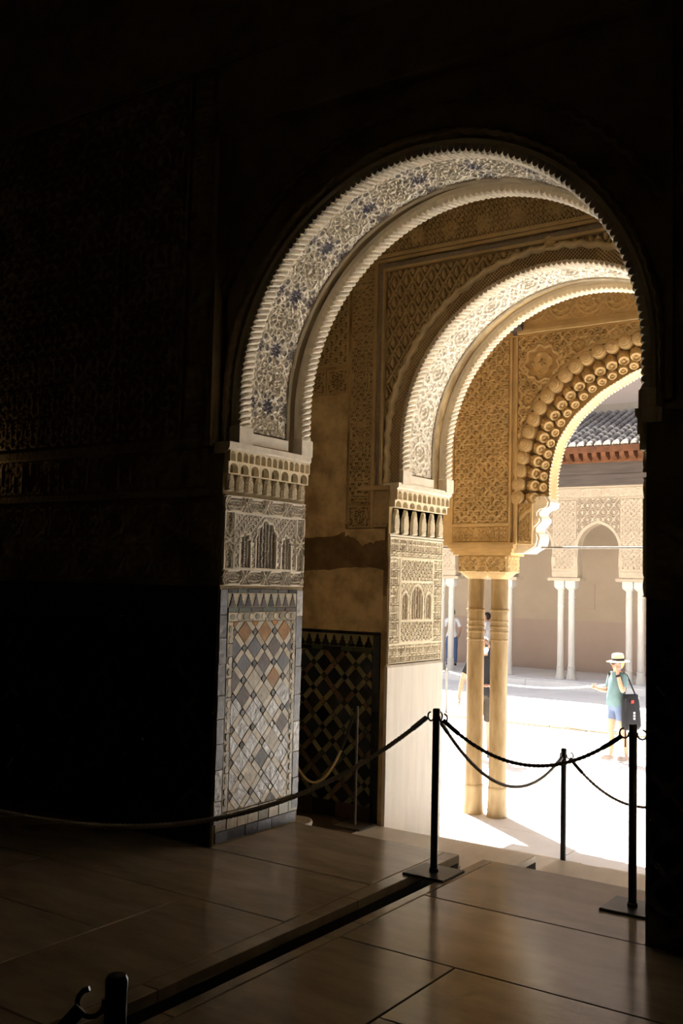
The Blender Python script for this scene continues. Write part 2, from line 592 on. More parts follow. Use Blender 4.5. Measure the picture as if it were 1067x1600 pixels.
def relief_plane(name, origin, U, V, N, w, h, hf, depth, step, m, parent, maskf=None, base=0.0, tintf=None, back=0.03):
    """height-field panel: real displaced geometry with closed edges"""
    nu, nv = int(w / step) + 1, int(h / step) + 1
    u = np.linspace(0, w, nu)
    v = np.linspace(0, h, nv)
    uu, vv = np.meshgrid(u, v, indexing='ij')
    hh = hf(uu, vv)
    tint = None
    if isinstance(hh, tuple):
        hh, tint = hh
    if tintf is not None:
        tint = tintf(uu, vv, hh)
    if tint is None:
        tint = np.zeros_like(hh)
    mask = maskf(uu, vv) if maskf is not None else None
    d = base + depth * hh
    if mask is None:
        d[0, :] = d[-1, :] = -back
        d[:, 0] = d[:, -1] = -back
    O, U, V, N = (np.array(a, float) for a in (origin, U, V, N))
    P = O + uu[..., None] * U + vv[..., None] * V + d[..., None] * N
    flip = np.dot(np.cross(U, V), N) < 0
    return link(name, grid_mesh(name, P, mask, tint, flip), m, parent)


def apath(s, xc, R, zs, zc):
    """point and inward normal of a stilted round arch at arc length s"""
    L1 = zc - zs
    arc = PI * R
    s = np.asarray(s, float)
    a = PI - np.clip((s - L1) / R, 0, PI)
    x = np.where(s < L1, xc - R, np.where(s > L1 + arc, xc + R, xc + R * np.cos(a)))
    z = np.where(s < L1, zs + s, np.where(s > L1 + arc, zc - (s - L1 - arc), zc + R * np.sin(a)))
    nx = np.where(s < L1, 1.0, np.where(s > L1 + arc, -1.0, -np.cos(a)))
    nz = np.where((s < L1) | (s > L1 + arc), 0.0, -np.sin(a))
    return x, z, nx, nz, 2 * L1 + arc


def sweep_arch(name, prof, xc, R, zs, zc, n, m, parent, wav=None, smooth=True):
    """profile [(y, inward offset)] swept along the arch"""
    tot = 2 * (zc - zs) + PI * R
    s = np.linspace(0, tot, n)
    x, z, nx, nz, _ = apath(s, xc, R, zs, zc)
    pr = np.array(prof)
    off = pr[None, :, 1] + np.zeros((n, 1))
    if wav is not None:
        off = off + wav(s)[:, None] * (pr[None, :, 1] * 0 + 1)
    P = np.empty((n, len(prof), 3))
    P[..., 0] = x[:, None] + nx[:, None] * off
    P[..., 1] = pr[None, :, 0]
    P[..., 2] = z[:, None] + nz[:, None] * off
    return auto_smooth(link(name, grid_mesh(name, P), m, parent), 35) if smooth else link(name, grid_mesh(name, P, smooth=False), m, parent)


def arch_wall(mb, x0, x1, z0, z1, y0, y1, prof):
    """wall slab with an opening; prof = [(x,z)...] opening outline from bottom left over the top to bottom right"""
    xl, xr = prof[0][0], prof[-1][0]
    for y, s in ((y0, 1), (y1, -1)):
        def q(a, b, c, d):
            pts = [(p[0], y, p[1]) for p in (a, b, c, d)]
            mb.poly(pts if s > 0 else pts[::-1])
        q((x0, z0), (min(p[0] for p in prof), z0), (min(p[0] for p in prof), z1), (x0, z1))
        xm = max(p[0] for p in prof)
        q((xm, z0), (x1, z0), (x1, z1), (xm, z1))
        mid = len(prof) // 2
        xmn = min(p[0] for p in prof)
        for i in range(len(prof) - 1):
            a, b = prof[i], prof[i + 1]
            if b[0] - a[0] > 1e-6:
                q(a, b, (b[0], z1), (a[0], z1))
            elif a[0] - b[0] > 1e-6:
                pass
    for i in range(len(prof) - 1):
        a, b = prof[i], prof[i + 1]
        mb.poly([(a[0], y0, a[1]), (a[0], y1, a[1]), (b[0], y1, b[1]), (b[0], y0, b[1])])
    mb.poly([(x0, y0, z1), (x1, y0, z1), (x1, y1, z1), (x0, y1, z1)])
    mb.poly([(x0, y0, z0), (x0, y0, z1), (x0, y1, z1), (x0, y1, z0)])
    mb.poly([(x1, y0, z0), (x1, y1, z0), (x1, y1, z1), (x1, y0, z1)])


def clip_poly(pts, x0, x1, y0, y1):
    def cut(ps, f, inter):
        out = []
        for i in range(len(ps)):
            a, b = ps[i - 1], ps[i]
            fa, fb = f(a), f(b)
            if fb:
                if not fa:
                    out.append(inter(a, b))
                out.append(b)
            elif fa:
                out.append(inter(a, b))
        return out

    def ix(c):
        return lambda a, b: (c, a[1] + (b[1] - a[1]) * (c - a[0]) / (b[0] - a[0]))

    def iy(c):
        return lambda a, b: (a[0] + (b[0] - a[0]) * (c - a[1]) / (b[1] - a[1]), c)
    for f, i in ((lambda p: p[0] >= x0, ix(x0)), (lambda p: p[0] <= x1, ix(x1)), (lambda p: p[1] >= y0, iy(y0)), (lambda p: p[1] <= y1, iy(y1))):
        if len(pts) < 3:
            return []
        pts = cut(pts, f, i)
    return pts


# ------------------------------------------------------------------ layout constants
XC = -2.94
JL, JR = -4.33, -1.548            # jamb faces of both doorways
Y1, Y1R, Y1B = 4.90, 5.02, 5.80   # hall wall: face, recessed arch face, back
Y2, Y2R, Y2B = 6.97, 7.05, 7.89   # middle wall
YA0, YA1 = 9.72, 10.08            # near arcade
ZG, ZCT = -0.75, -0.95            # gallery floor, court floor
YF = 25.9                         # far arcade
A1 = dict(xc=-2.95, R=1.33, zs=2.62, zc=2.917)
A2 = dict(xc=-2.945, R=1.29, zs=2.54, zc=2.863)

# ================================================================== SETTING: floors
floor = MB()
floor.box(-8.0, -3.0, -3.4, 5.74, -0.30, -0.05)
floor.box(-2.84, 1.6, -3.4, 5.74, -0.30, -0.05)
floor.box(-3.0, -2.84, -3.4, 5.74, -0.30, -0.13)
floor = floor.build('floor', 'grout_dark')
tag(floor, 'polished marble hall floor cut by a narrow water channel', 'floor', kind='structure')


def slab(x0, x1, y0, y1, z, parent, m='marble_floor', th=0.06, g=0.004, name='marble_slab', c=0.003):
    cx, cy = (x0 + x1) / 2, (y0 + y1) / 2
    hx, hy = (x1 - x0) / 2 - g, (y1 - y0) / 2 - g
    return MB().cbox(-hx, hx, -hy, hy, -th, 0, c).build(name, m, parent, loc=(cx, cy, z))


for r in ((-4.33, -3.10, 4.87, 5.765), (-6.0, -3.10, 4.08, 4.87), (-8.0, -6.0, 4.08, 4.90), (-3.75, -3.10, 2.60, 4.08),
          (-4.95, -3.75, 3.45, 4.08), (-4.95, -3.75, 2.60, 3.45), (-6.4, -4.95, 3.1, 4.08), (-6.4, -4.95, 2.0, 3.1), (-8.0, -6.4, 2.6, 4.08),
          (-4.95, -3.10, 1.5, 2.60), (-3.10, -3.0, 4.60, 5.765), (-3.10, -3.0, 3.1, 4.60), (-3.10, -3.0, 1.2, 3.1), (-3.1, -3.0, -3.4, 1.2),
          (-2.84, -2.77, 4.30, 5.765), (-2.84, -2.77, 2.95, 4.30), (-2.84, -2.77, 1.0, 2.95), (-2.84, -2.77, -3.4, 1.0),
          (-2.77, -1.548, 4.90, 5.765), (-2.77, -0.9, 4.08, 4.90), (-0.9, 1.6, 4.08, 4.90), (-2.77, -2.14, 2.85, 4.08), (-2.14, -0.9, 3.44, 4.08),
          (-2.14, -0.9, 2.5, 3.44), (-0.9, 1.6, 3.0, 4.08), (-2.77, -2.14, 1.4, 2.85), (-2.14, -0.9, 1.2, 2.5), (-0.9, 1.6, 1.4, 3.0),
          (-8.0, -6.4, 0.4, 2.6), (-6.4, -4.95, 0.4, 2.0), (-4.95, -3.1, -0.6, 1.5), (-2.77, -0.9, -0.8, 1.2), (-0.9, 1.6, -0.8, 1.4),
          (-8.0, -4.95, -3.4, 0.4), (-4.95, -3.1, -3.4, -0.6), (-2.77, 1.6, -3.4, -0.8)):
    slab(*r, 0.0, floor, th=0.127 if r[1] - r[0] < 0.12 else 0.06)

steps = MB()
steps.box(-7.4, -3.0, 5.74, 6.955, -0.55, -0.30)
steps.box(-2.84, 1.5, 5.74, 6.955, -0.55, -0.30)
steps.box(-3.0, -2.84, 5.74, 6.955, -0.60, -0.38)
steps.box(-4.34, -3.0, 6.955, 7.875, -0.80, -0.55)
steps.box(-2.84, -1.54, 6.955, 7.875, -0.80, -0.55)
steps.box(-3.0, -2.84, 6.955, 7.875, -0.85, -0.63)
steps = steps.build('floor_steps', 'grout_dark')
tag(steps, 'broad marble steps leading down through both arches to the gallery', 'steps', kind='structure')
for r in ((-4.4, -3.0, 5.77, 6.96, -0.25), (-2.84, -1.45, 5.77, 6.96, -0.25), (-1.45, 1.5, 5.77, 6.96, -0.25),
          (-4.33, -3.0, 6.965, 7.88, -0.50), (-2.84, -1.548, 6.965, 7.88, -0.50)):
    slab(r[0], r[1], r[2], r[3], r[4], steps, 'marble_step', 0.20, 0.002, 'step_slab', 0.008)
for k in range(4):
    slab(-4.4 - 0.75 * (k + 1), -4.4 - 0.75 * k, 5.81, 6.96, -0.25, steps, 'wood_ceiling', 0.1, 0.002, 'floor_board')
# risers under the hall edge
slab(-4.33, -3.0, 5.74, 5.768, -0.065, steps, 'marble_step', 0.3, 0.0, 'riser')
slab(-2.84, -1.548, 5.74, 5.768, -0.065, steps, 'marble_step', 0.3, 0.0, 'riser')

gal = MB()
gal.box(-17, 9, 7.86, 10.45, -1.2, -0.80)
gal = gal.build('floor_gallery', 'grout')
tag(gal, 'pale marble floor of the gallery between the arch and the paired columns', 'floor', kind='structure')
ys = [7.88, 8.62, 9.5, 10.45]
for j in range(3):
    x = -17.0 + 0.45 * (j % 2)
    while x < 8.8:
        slab(max(x, -17), min(x + 1.3, 9), ys[j], ys[j + 1], ZG, gal, 'marble_court', 0.05, 0.004, 'gallery_slab')
        x += 1.3
court = MB()
court.box(-26, 14, 10.45, 25.25, -1.3, ZCT)
court = court.build('floor_court', 'marble_court')
tag(court, 'sunlit white marble floor of the open court', 'floor', kind='structure')
for k in range(8):
    MB().cbox(-0.9, 0.9, -0.07, 0.07, 0, 0.035, 0.008).build('kerb_stone', 'tile_sand', court, loc=(-17.5 + 1.81 * k, 18.15, ZCT))
fgal = MB()
fgal.box(-26, 14, 25.35, 28.7, -1.3, ZG)
fgal = fgal.build('floor_far_gallery', 'marble_court')
tag(fgal, 'raised marble floor of the gallery across the court', 'floor', kind='structure')
for k in range(16):
    MB().cbox(-0.98, 0.98, -0.12, 0.12, -0.5, 0, 0.01).build('kerb_stone', 'marble_court', fgal, loc=(-24 + 1.97 * k, 25.24, ZG - 0.02))

# ================================================================== SETTING: hall shell
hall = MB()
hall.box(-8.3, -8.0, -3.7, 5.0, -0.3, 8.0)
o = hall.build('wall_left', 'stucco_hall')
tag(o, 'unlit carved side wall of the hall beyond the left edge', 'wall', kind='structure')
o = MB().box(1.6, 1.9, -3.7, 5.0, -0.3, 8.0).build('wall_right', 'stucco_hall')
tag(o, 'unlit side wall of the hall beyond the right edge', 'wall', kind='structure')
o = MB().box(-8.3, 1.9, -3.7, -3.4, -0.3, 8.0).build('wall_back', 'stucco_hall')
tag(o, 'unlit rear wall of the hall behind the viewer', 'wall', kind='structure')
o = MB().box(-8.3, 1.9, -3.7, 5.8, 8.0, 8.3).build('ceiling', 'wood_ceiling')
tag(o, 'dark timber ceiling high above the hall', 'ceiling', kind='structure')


def opening(a, jl, jr, R, zb, n=48):
    pr = [(jl, zb), (jl, a['zs'] - 0.02), (a['xc'] - R, a['zs'] - 0.02)]
    if pr[1][0] > pr[2][0]:
        pr = [(a['xc'] - R, zb)]
        pr[0] = (a['xc'] - R, zb)
    pr.append((a['xc'] - R, a['zc']))
    for i in range(1, n):
        t = PI - PI * i / n
        pr.append((a['xc'] + R * math.cos(t), a['zc'] + R * math.sin(t)))
    pr.append((a['xc'] + R, a['zc']))
    pr.append((a['xc'] + R, zb))
    return pr


# ---- hall front wall with the first arch
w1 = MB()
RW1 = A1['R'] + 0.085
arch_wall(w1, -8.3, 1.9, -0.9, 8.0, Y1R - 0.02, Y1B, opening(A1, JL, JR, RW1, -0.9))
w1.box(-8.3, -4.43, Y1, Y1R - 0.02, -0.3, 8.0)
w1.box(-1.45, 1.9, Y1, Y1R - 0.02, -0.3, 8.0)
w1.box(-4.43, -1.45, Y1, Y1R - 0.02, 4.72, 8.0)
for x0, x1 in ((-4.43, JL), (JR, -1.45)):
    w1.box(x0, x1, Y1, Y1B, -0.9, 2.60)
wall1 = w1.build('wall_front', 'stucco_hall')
tag(wall1, 'dark hall wall with the near carved horseshoe arch', 'wall', kind='structure')
ln_ = MB()
arch_wall(ln_, -7.6, 1.7, -0.3, 5.3, Y1B + 0.0005, Y1B + 0.012, opening(A1, JL, JR, RW1, -0.3))
ln_.build('bounce_plaster', 'plaster_stained', wall1)  # unseen plaster lining, added to bounce more light onto the passage wall
w2 = MB()
RW2 = A2['R'] + 0.085
arch_wall(w2, -7.6, 1.7, -0.9, 5.6, Y2R - 0.03, Y2B, opening(A2, JL, JR, RW2, -0.9))
w2.box(-7.6, -4.40, Y2, Y2R - 0.03, -0.3, 5.6)
w2.box(-1.48, 1.7, Y2, Y2R - 0.03, -0.3, 5.6)
for x0, x1 in ((-4.40, JL), (JR, -1.48)):
    w2.box(x0, x1, Y2, Y2B, -0.9, 2.50)
wall2 = w2.build('wall_middle', 'plaster_stained')
tag(wall2, 'ochre inner wall with the second carved arch, plaster peeling at left', 'wall', kind='structure')
o = MB().box(-7.9, -7.4, 5.8, 7.0, -0.6, 5.6).build('wall_passage_left', 'plaster_stained')
tag(o, 'end wall of the cross passage hidden at left', 'wall', kind='structure')
o = MB().box(1.5, 1.9, 5.8, 7.0, -0.6, 5.6).build('wall_passage_right', 'plaster_stained')
tag(o, 'end wall of the cross passage hidden at right', 'wall', kind='structure')
cp = MB().box(-7.9, 1.9, 5.8, 7.0, 5.25, 5.6).build('ceiling_passage', 'wood_ceiling')
tag(cp, 'brown timber ceiling of the passage between the two arches', 'ceiling', kind='structure')
o = MB().box(-17, 9, 7.86, 10.2, 5.0, 5.2).build('ceiling_gallery', 'wood_ceiling')
tag(o, 'timber ceiling of the near gallery above the paired columns', 'ceiling', kind='structure')
for x0, x1, nm in ((-17, -7.6, 'wall_gallery_left'), (1.7, 9, 'wall_gallery_right')):
    o = MB().box(x0, x1, 7.6, 7.89, -0.9, 5.2).build(nm, 'plaster_beige')
    tag(o, 'plastered rear wall of the near gallery, ' + ('left' if x0 < -8 else 'right') + ' of the doorway', 'wall', kind='structure')

# ================================================================== rim blocks and intrados of both arches


def tooth_mesh(p, wy, rad, name):
    """one twisted block of the scalloped arch rim: rounded prism, slanted across the wall thickness"""
    prof = [(-0.5, 0.0), (-0.5, 0.30), (-0.42, 0.62), (-0.20, 0.90), (0.05, 1.0), (0.30, 0.90), (0.45, 0.62), (0.5, 0.30), (0.5, 0.0)]
    mb = MB()
    n = len(prof)
    rowsy = [(-0.5, 0.80), (-0.36, 1.0), (0.36, 1.0), (0.5, 0.80)]
    for ty, sc in rowsy:
        for a, b in prof:
            mb.v.append((a * p * 0.97 + ty * 0.75 * p, ty * wy, b * rad * sc if b > 0 else -0.03))
    for k in range(3):
        for i in range(n - 1):
            mb.f.append((k * n + i, k * n + i + 1, (k + 1) * n + i + 1, (k + 1) * n + i))
    mb.f.append(tuple(range(n)))
    mb.f.append(tuple(3 * n + i for i in range(n))[::-1])
    me = mb.mesh(name)
    me.flip_normals()
    me.materials.append(MATS['stucco_rim'])
    return me


def rim(parent, A, ycen, wy, pitch, rad, nm):
    body = sweep_arch(nm, [(ycen + wy / 2 + 0.004, -0.10), (ycen + wy / 2 + 0.004, -0.012), (ycen - wy / 2 - 0.004, -0.012), (ycen - wy / 2 - 0.004, -0.10)],
                      A['xc'], A['R'] + rad, A['zs'], A['zc'], 120, 'stucco_pale', parent, smooth=False)
    Rr = A['R'] + rad
    tot = 2 * (A['zc'] - A['zs']) + PI * Rr
    n = int(tot / pitch)
    me = tooth_mesh(tot / n, wy, rad, 'rim_block')
    for i in range(n):
        s = (i + 0.5) * tot / n
        x, z, nx, nz, _ = apath(s, A['xc'], Rr, A['zs'], A['zc'])
        t = Vector((float(nz), 0, -float(nx)))
        nn = Vector((float(nx), 0, float(nz)))
        o = bpy.data.objects.new('rim_block', me)
        COL.objects.link(o)
        o.parent = body
        mt = Matrix((-t, Vector((0, 1, 0)), nn)).transposed().to_4x4()
        mt.translation = (float(x), ycen, float(z))
        o.matrix_local = mt
    # plain foot block standing on the cornice
    for sx in (-1, 1):
        fx = A['xc'] + sx * (A['R'] + 0.045)
        MB().cbox(-0.045, 0.045, -wy / 2 - 0.015, wy / 2 + 0.015, -0.05, 0.085, 0.02).build('rim_foot', 'stucco_rim', body, loc=(fx, ycen, A['zs'] + 0.035))
    return body


def intrados(parent, A, yf, yb, pitch, step, dense):
    rim(parent, A, yf + 0.055, 0.11, pitch, 0.045, 'front_rim')
    rim(parent, A, yb - 0.05, 0.10, pitch, 0.045, 'rear_rim')
    R = A['R'] + 0.065
    b0, b1 = yf + 0.115, yf + 0.115 + 0.42
    z0 = A['zs'] + 0.09
    tot = 2 * (A['zc'] - z0) + PI * R
    ns, nt = int(tot / step), int((b1 - b0) / step)
    s = np.linspace(0, tot, ns)
    t = np.linspace(-0.21, 0.21, nt)
    ss, tt = np.meshgrid(s, t, indexing='ij')
    L = tot / round(tot / 0.40)
    h, tint = medallions(ss - tot / 2, tt, L)
    if not dense:
        aa = ss - tot / 2
        h = 0.85 * spirals(aa, tt, 0.110, 0.30)
        kk = np.round(aa / 0.36)
        rq, tq = np.hypot(aa - kk * 0.36, tt), np.arctan2(tt, aa - kk * 0.36)
        h = np.where(rq < 0.085, 0.9 * sst(0.0, 0.5, np.cos(6 * tq) * 0.5 + np.cos(2 * PI * rq / 0.045)), h)
        h = np.maximum(h, ln(rq - 0.09 * (1 + 0.08 * np.cos(6 * tq)), 0.010))
        h = np.maximum(h, ln(rq - 0.165 * (1 + 0.10 * np.cos(6 * tq)), 0.009))
        tint = 0.30 * sst(0.40, 0.15, h)  # low parts of this band get a faint darker tone
    h[:, 0] = h[:, -1] = 0
    x, z, nx, nz, _ = apath(s, A['xc'], R, z0, A['zc'])
    P = np.empty((ns, nt, 3))
    d = (0.026 if dense else 0.022) * h
    P[..., 0] = x[:, None] + nx[:, None] * d
    P[..., 1] = (b0 + b1) / 2 + tt
    P[..., 2] = z[:, None] + nz[:, None] * d
    link('carved_band', grid_mesh('carved_band', P, None, tint, True), 'stucco_pale' if dense else 'stucco_band', parent)
    # foot panel under the band
    for sx in (-1, 1):
        xx = A['xc'] + sx * (A['R'] + 0.055)
        MB().box(-0.03, 0.03, -0.22, 0.22, 0, 0.075).build('band_foot', 'stucco_pale', parent, loc=(xx, (b0 + b1) / 2, A['zs'] + 0.0))
    # thin border mouldings and the hollow between band and rear rim
    sweep_arch('band_border', [(b1 + 0.002, -0.03), (b1 + 0.002, 0.030), (b1 + 0.018, 0.040), (b1 + 0.034, 0.028), (b1 + 0.05, 0.0), (b1 + 0.09, -0.022), (yb - 0.10, -0.022)],
               A['xc'], R, A['zs'] - 0.01, A['zc'], 120, 'stucco_groove', parent)
    sweep_arch('band_edge', [(b0 - 0.012, -0.03), (b0 - 0.012, 0.018), (b0 + 0.002, 0.018), (b0 + 0.002, -0.01)],
               A['xc'], R, z0, A['zc'], 120, 'stucco_pale', parent)


intrados(wall1, A1, Y1R - 0.01, Y1B, 0.0415, 0.0046, True)
intrados(wall2, A2, Y2R - 0.01, Y2B, 0.043, 0.0062, False)

# ================================================================== jamb of the first arch (faces +x at JL)


def cornice(parent, z, y0, y1, x, over, mname):
    """projecting slab over the jamb"""
    for sx, xx in ((1, x), (-1, 2 * XC - x)):
        pr = [(0.0, -0.02), (over * 0.75, 0.0), (over, 0.018), (over, 0.055), (0.0 - 0.08, 0.055), (-0.08, -0.02)]
        pts = [(xx + sx * a, y0 - 0.005, z + b) for a, b in pr]
        if sx < 0:
            pts = pts[::-1]
        MB().prism(pts, (0, y1 - y0 + 0.01, 0)).build('cornice', mname, parent)


def niche_mesh(w, h, d, name, m, arch=True):
    """block with a scooped round-headed niche; local x along, y out of the wall, z up"""
    mb = MB()
    n = 8
    r = w * 0.38
    zc = h - r - 0.10 * h
    pts = [(-r, 0.06 * h)] + [(-r * math.cos(PI * i / n), zc + r * math.sin(PI * i / n)) for i in range(n + 1)] + [(r, 0.06 * h)]
    out = [(-w / 2, 0), (-w / 2, zc)] + [(-w / 2 + w * i / (n - 2), h) for i in range(n - 1)] + [(w / 2, zc), (w / 2, 0)]
    k = len(pts)
    out = [(-w / 2, 0)] + [(-w / 2, zc)] + [(-w / 2 + w * i / (k - 5), h) for i in range(k - 4)] + [(w / 2, zc)] + [(w / 2, 0)]
    for a, b in zip(out, out[1:]):
        pass
    for i in range(k - 1):
        a, b, c, e = pts[i], pts[i + 1], out[min(i + 1, len(out) - 1)], out[min(i, len(out) - 1)]
        mb.poly([(e[0], d, e[1]), (a[0], d, a[1]), (b[0], d, b[1]), (c[0], d, c[1])])
        # niche wall, sloping back to a deep line
        mb.poly([(a[0], d, a[1]), (a[0] * 0.55, d * 0.15, a[1] * 0.96), (b[0] * 0.55, d * 0.15, b[1] * 0.96), (b[0], d, b[1])])
    mb.poly([(p[0] * 0.55, d * 0.15, p[1] * 0.96) for p in pts])
    hollow = len(mb.f) - 1
    mb.poly([(-w / 2, d, 0), (w / 2, d, 0), (r, d, 0.06 * h), (-r, d, 0.06 * h)])
    for (ax, az), (bx, bz) in (((-w / 2, 0), (-w / 2, h)), ((-w / 2, h), (w / 2, h)), ((w / 2, h), (w / 2, 0)), ((w / 2, 0), (-w / 2, 0))):
        mb.poly([(ax, d, az), (bx, d, bz), (bx, -0.02, bz), (ax, -0.02, az)])
    me = mb.mesh(name)
    me.materials.append(MATS[m])
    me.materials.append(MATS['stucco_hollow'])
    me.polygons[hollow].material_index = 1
    return me


def pendant_mesh(w, h, d, name, m):
    """tapering carved shaft between the lower niches"""
    pr = [(-0.5, 0), (-0.5, 0.5), (-0.36, 0.72), (-0.16, 0.9), (0, 1.0), (0.16, 0.9), (0.36, 0.72), (0.5, 0.5), (0.5, 0)]
    nu, nv = 13, 33
    u = np.linspace(-0.5, 0.5, nu)
    v = np.linspace(0, 1, nv)
    uu, vv = np.meshgrid(u, v, indexing='ij')
    wid = np.interp(vv, [0, 0.5, 0.72, 0.9, 1.0], [1, 1, 0.74, 0.36, 0.12])
    hh = spirals(uu * w, vv * h, w * 0.5, 0.36)
    dep = d * (0.75 + 0.35 * hh)
    dep[0, :] = dep[-1, :] = -0.02
    dep[:, 0] = dep[:, -1] = -0.02
    P = np.stack([uu * w * wid, dep, vv * h], -1)
    me = grid_mesh(name, P, None, np.zeros_like(hh), True)
    me.materials.append(MATS[m])
    return me


def muqarnas_rows(parent, x, y0, y1, zt, m, n1, rows):
    """honeycomb cornice under the slab: rows = [(count, z0, height, depth, offset)]"""
    for sx, xx in ((1, x), (-1, 2 * XC - x)):
        rz = -PI / 2 if sx > 0 else PI / 2
        for (cnt, z0, hh, dp, off, kind) in rows:
            w = (y1 - y0) / cnt
            if kind == 'niche':
                me = niche_mesh(w * 0.98, hh, dp, 'niche_cell', m)
            elif kind == 'wide':
                me = niche_mesh(w * 0.98, hh, dp, 'niche_cell', m)
            else:
                me = pendant_mesh(w * 0.62, hh, dp, 'pendant', m)
            for i in range(cnt):
                o = link('niche_cell' if kind != 'pend' else 'pendant', me, None, parent)
                o.rotation_euler = (0, 0, rz)
                o.location = (xx, y0 + (i + 0.5) * w, z0)


def both_jambs(o):
    """mirror copy of a panel for the opposite jamb"""
    c = o.copy()
    COL.objects.link(c)
    c.matrix_world = Matrix.Translation((2 * XC, 0, 0)) @ Matrix.Diagonal((-1, 1, 1, 1))
    return c


cornice(wall1, 2.553, Y1, Y1B - 0.01, JL, 0.055, 'stucco_rim')
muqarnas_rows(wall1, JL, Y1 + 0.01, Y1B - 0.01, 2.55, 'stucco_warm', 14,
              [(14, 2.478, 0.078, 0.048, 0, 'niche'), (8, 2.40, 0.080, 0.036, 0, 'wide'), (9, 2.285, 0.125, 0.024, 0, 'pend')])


def frieze1(u, v):
    w, h = 0.89, 0.60
    out, inner = frame_panel(u, v, w, h, 0.115)
    a, b = u - 0.135, v - 0.115
    W_, H_ = w - 0.27, h - 0.23
    f = np.full_like(u, 0.0)
    bgd = 0.62 * spirals(u, v, 0.05, 0.34)
    f = bgd + 0.2
    tint = np.zeros_like(u)
    for xc, hw, zs in ((W_ / 2, 0.115, 0.20), (W_ * 0.14, 0.062, 0.17), (W_ * 0.86, 0.062, 0.17)):
        sd = arch_sdf(a, b, xc, hw, zs)
        lob = sd + 0.008 * np.cos(np.arctan2(b - zs, a - xc) * 9) * (b > zs)
        ins = lob < -0.012
        fill = 0.55 * sst(0.0, 0.5, np.cos(2 * PI * (a - xc) / 0.034)) * (0.5 + 0.5 * arabesque(a - xc, b, 0.055))
        f = np.where(ins, fill, f)
        f = np.maximum(f, ln(lob + 0.002, 0.012))
    e = np.minimum(np.minimum(a + 0.02, W_ + 0.02 - a), np.minimum(b, H_ - b))
    f = np.where(e < 0.0, 0.1, f)
    f = np.maximum(f, ln(e, 0.010))
    return np.where(inner, f, out)


p = relief_plane('carved_frieze', (JL, Y1 + 0.008, 1.662), (0, 1, 0), (0, 0, 1), (1, 0, 0), 0.885, 0.605, frieze1, 0.019, 0.0042, 'stucco_band', wall1, tintf=lambda u, v, h: 0.9 * sst(0.50, 0.18, h))  # the deeper the carving, the darker its colour, so the pattern reads
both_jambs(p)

# ------------------------------------------------------------------ glazed tile dadoes


def tile_piece(pts, m, parent, T, name, th=0.008, jit=0.002):
    """flat glazed piece; pts in panel coordinates, T maps (u,v,n) to world"""
    if len(pts) < 3:
        return None
    ar = 0.0
    for i in range(len(pts)):
        ar += pts[i - 1][0] * pts[i][1] - pts[i][0] * pts[i - 1][1]
    if abs(ar) < 6e-5:
        return None
    cx = sum(p[0] for p in pts) / len(pts)
    cy = sum(p[1] for p in pts) / len(pts)
    d = random.uniform(-jit, jit)
    gx, gy = random.uniform(-jit, jit) * 6, random.uniform(-jit, jit) * 6
    lo, hi = [], []
    for (a, b) in pts:
        f = 1 - 0.0016 / max(0.01, math.hypot(a - cx, b - cy))
        nn = th + d + gx * (a - cx) + gy * (b - cy)
        hi.append(T((cx + (a - cx) * f, cy + (b - cy) * f, nn)))
        lo.append(T((a, b, -0.004)))
    mb = MB()
    k = len(pts)
    mb.v = lo + hi
    mb.f = [tuple(k + i for i in range(k))] + [(i, (i + 1) % k, k + (i + 1) % k, k + i) for i in range(k)]
    return mb.build(name, m, parent)


def lozenge_field(parent, T, u0, u1, v0, v1, a, pick, strip_pick, star_pick, sw, rowoff=0.0, phase=0.0):
    """diagonal lattice: lozenge tiles, the strips between them and a small octagon at each crossing"""
    half = a / 2
    hs = half - sw * 0.64
    nj = int((v1 - v0) / half) + 3
    ni = int((u1 - u0) / a) + 3
    for j in range(-1, nj):
        for i in range(-1, ni):
            cu = u0 + phase + (i + (0.5 if j % 2 else 0.0)) * a
            cv = v1 - rowoff - j * half
            pts = clip_poly([(cu - hs, cv), (cu, cv - hs), (cu + hs, cv), (cu, cv + hs)], u0, u1, v0, v1)
            tile_piece(pts, pick((cv - v0) / (v1 - v0), i, j), parent, T, 'lozenge_tile')
            # right and top corners carry the crossings; four strips each lozenge shares: emit two
            for (ax, ay, bx, by) in ((half, 0, 0, half), (half, 0, 0, -half)):
                A_, B_ = Vector((cu + ax, cv + ay)), Vector((cu + bx, cv + by))
                dr = (B_ - A_).normalized()
                A_, B_ = A_ + dr * sw * 0.48, B_ - dr * sw * 0.48
                nrm = Vector((-dr.y, dr.x)) * sw * 0.42
                pts = clip_poly([tuple(A_ - nrm), tuple(B_ - nrm), tuple(B_ + nrm), tuple(A_ + nrm)], u0, u1, v0, v1)
                tile_piece(pts, strip_pick((cv - v0) / (v1 - v0)), parent, T, 'strip_tile')
            su, sv = cu + half, cv
            pts = [(su + sw * 0.42 * math.cos(q * PI / 4 + PI / 8), sv + sw * 0.42 * math.sin(q * PI / 4 + PI / 8)) for q in range(8)]
            tile_piece(clip_poly(pts, u0, u1, v0, v1), star_pick((cv - v0) / (v1 - v0)), parent, T, 'star_tile')


def merlon(w, h, stepped):
    if stepped:
        q = [(-.5, 0), (-.5, .28), (-.34, .28), (-.34, .52), (-.2, .52), (-.2, .74), (-.1, .80), (-.13, .9), (0, 1), (.13, .9), (.1, .80), (.2, .74), (.2, .52), (.34, .52), (.34, .28), (.5, .28), (.5, 0)]
    else:
        q = [(-.5, 0), (-.44, .22), (-.34, .24), (-.32, .48), (-.22, .50), (-.2, .74), (-.10, .76), (-.06, 1), (.06, 1), (.10, .76), (.2, .74), (.22, .50), (.32, .48), (.34, .24), (.44, .22), (.5, 0)]
    return [(a * w, b * h) for a, b in q]


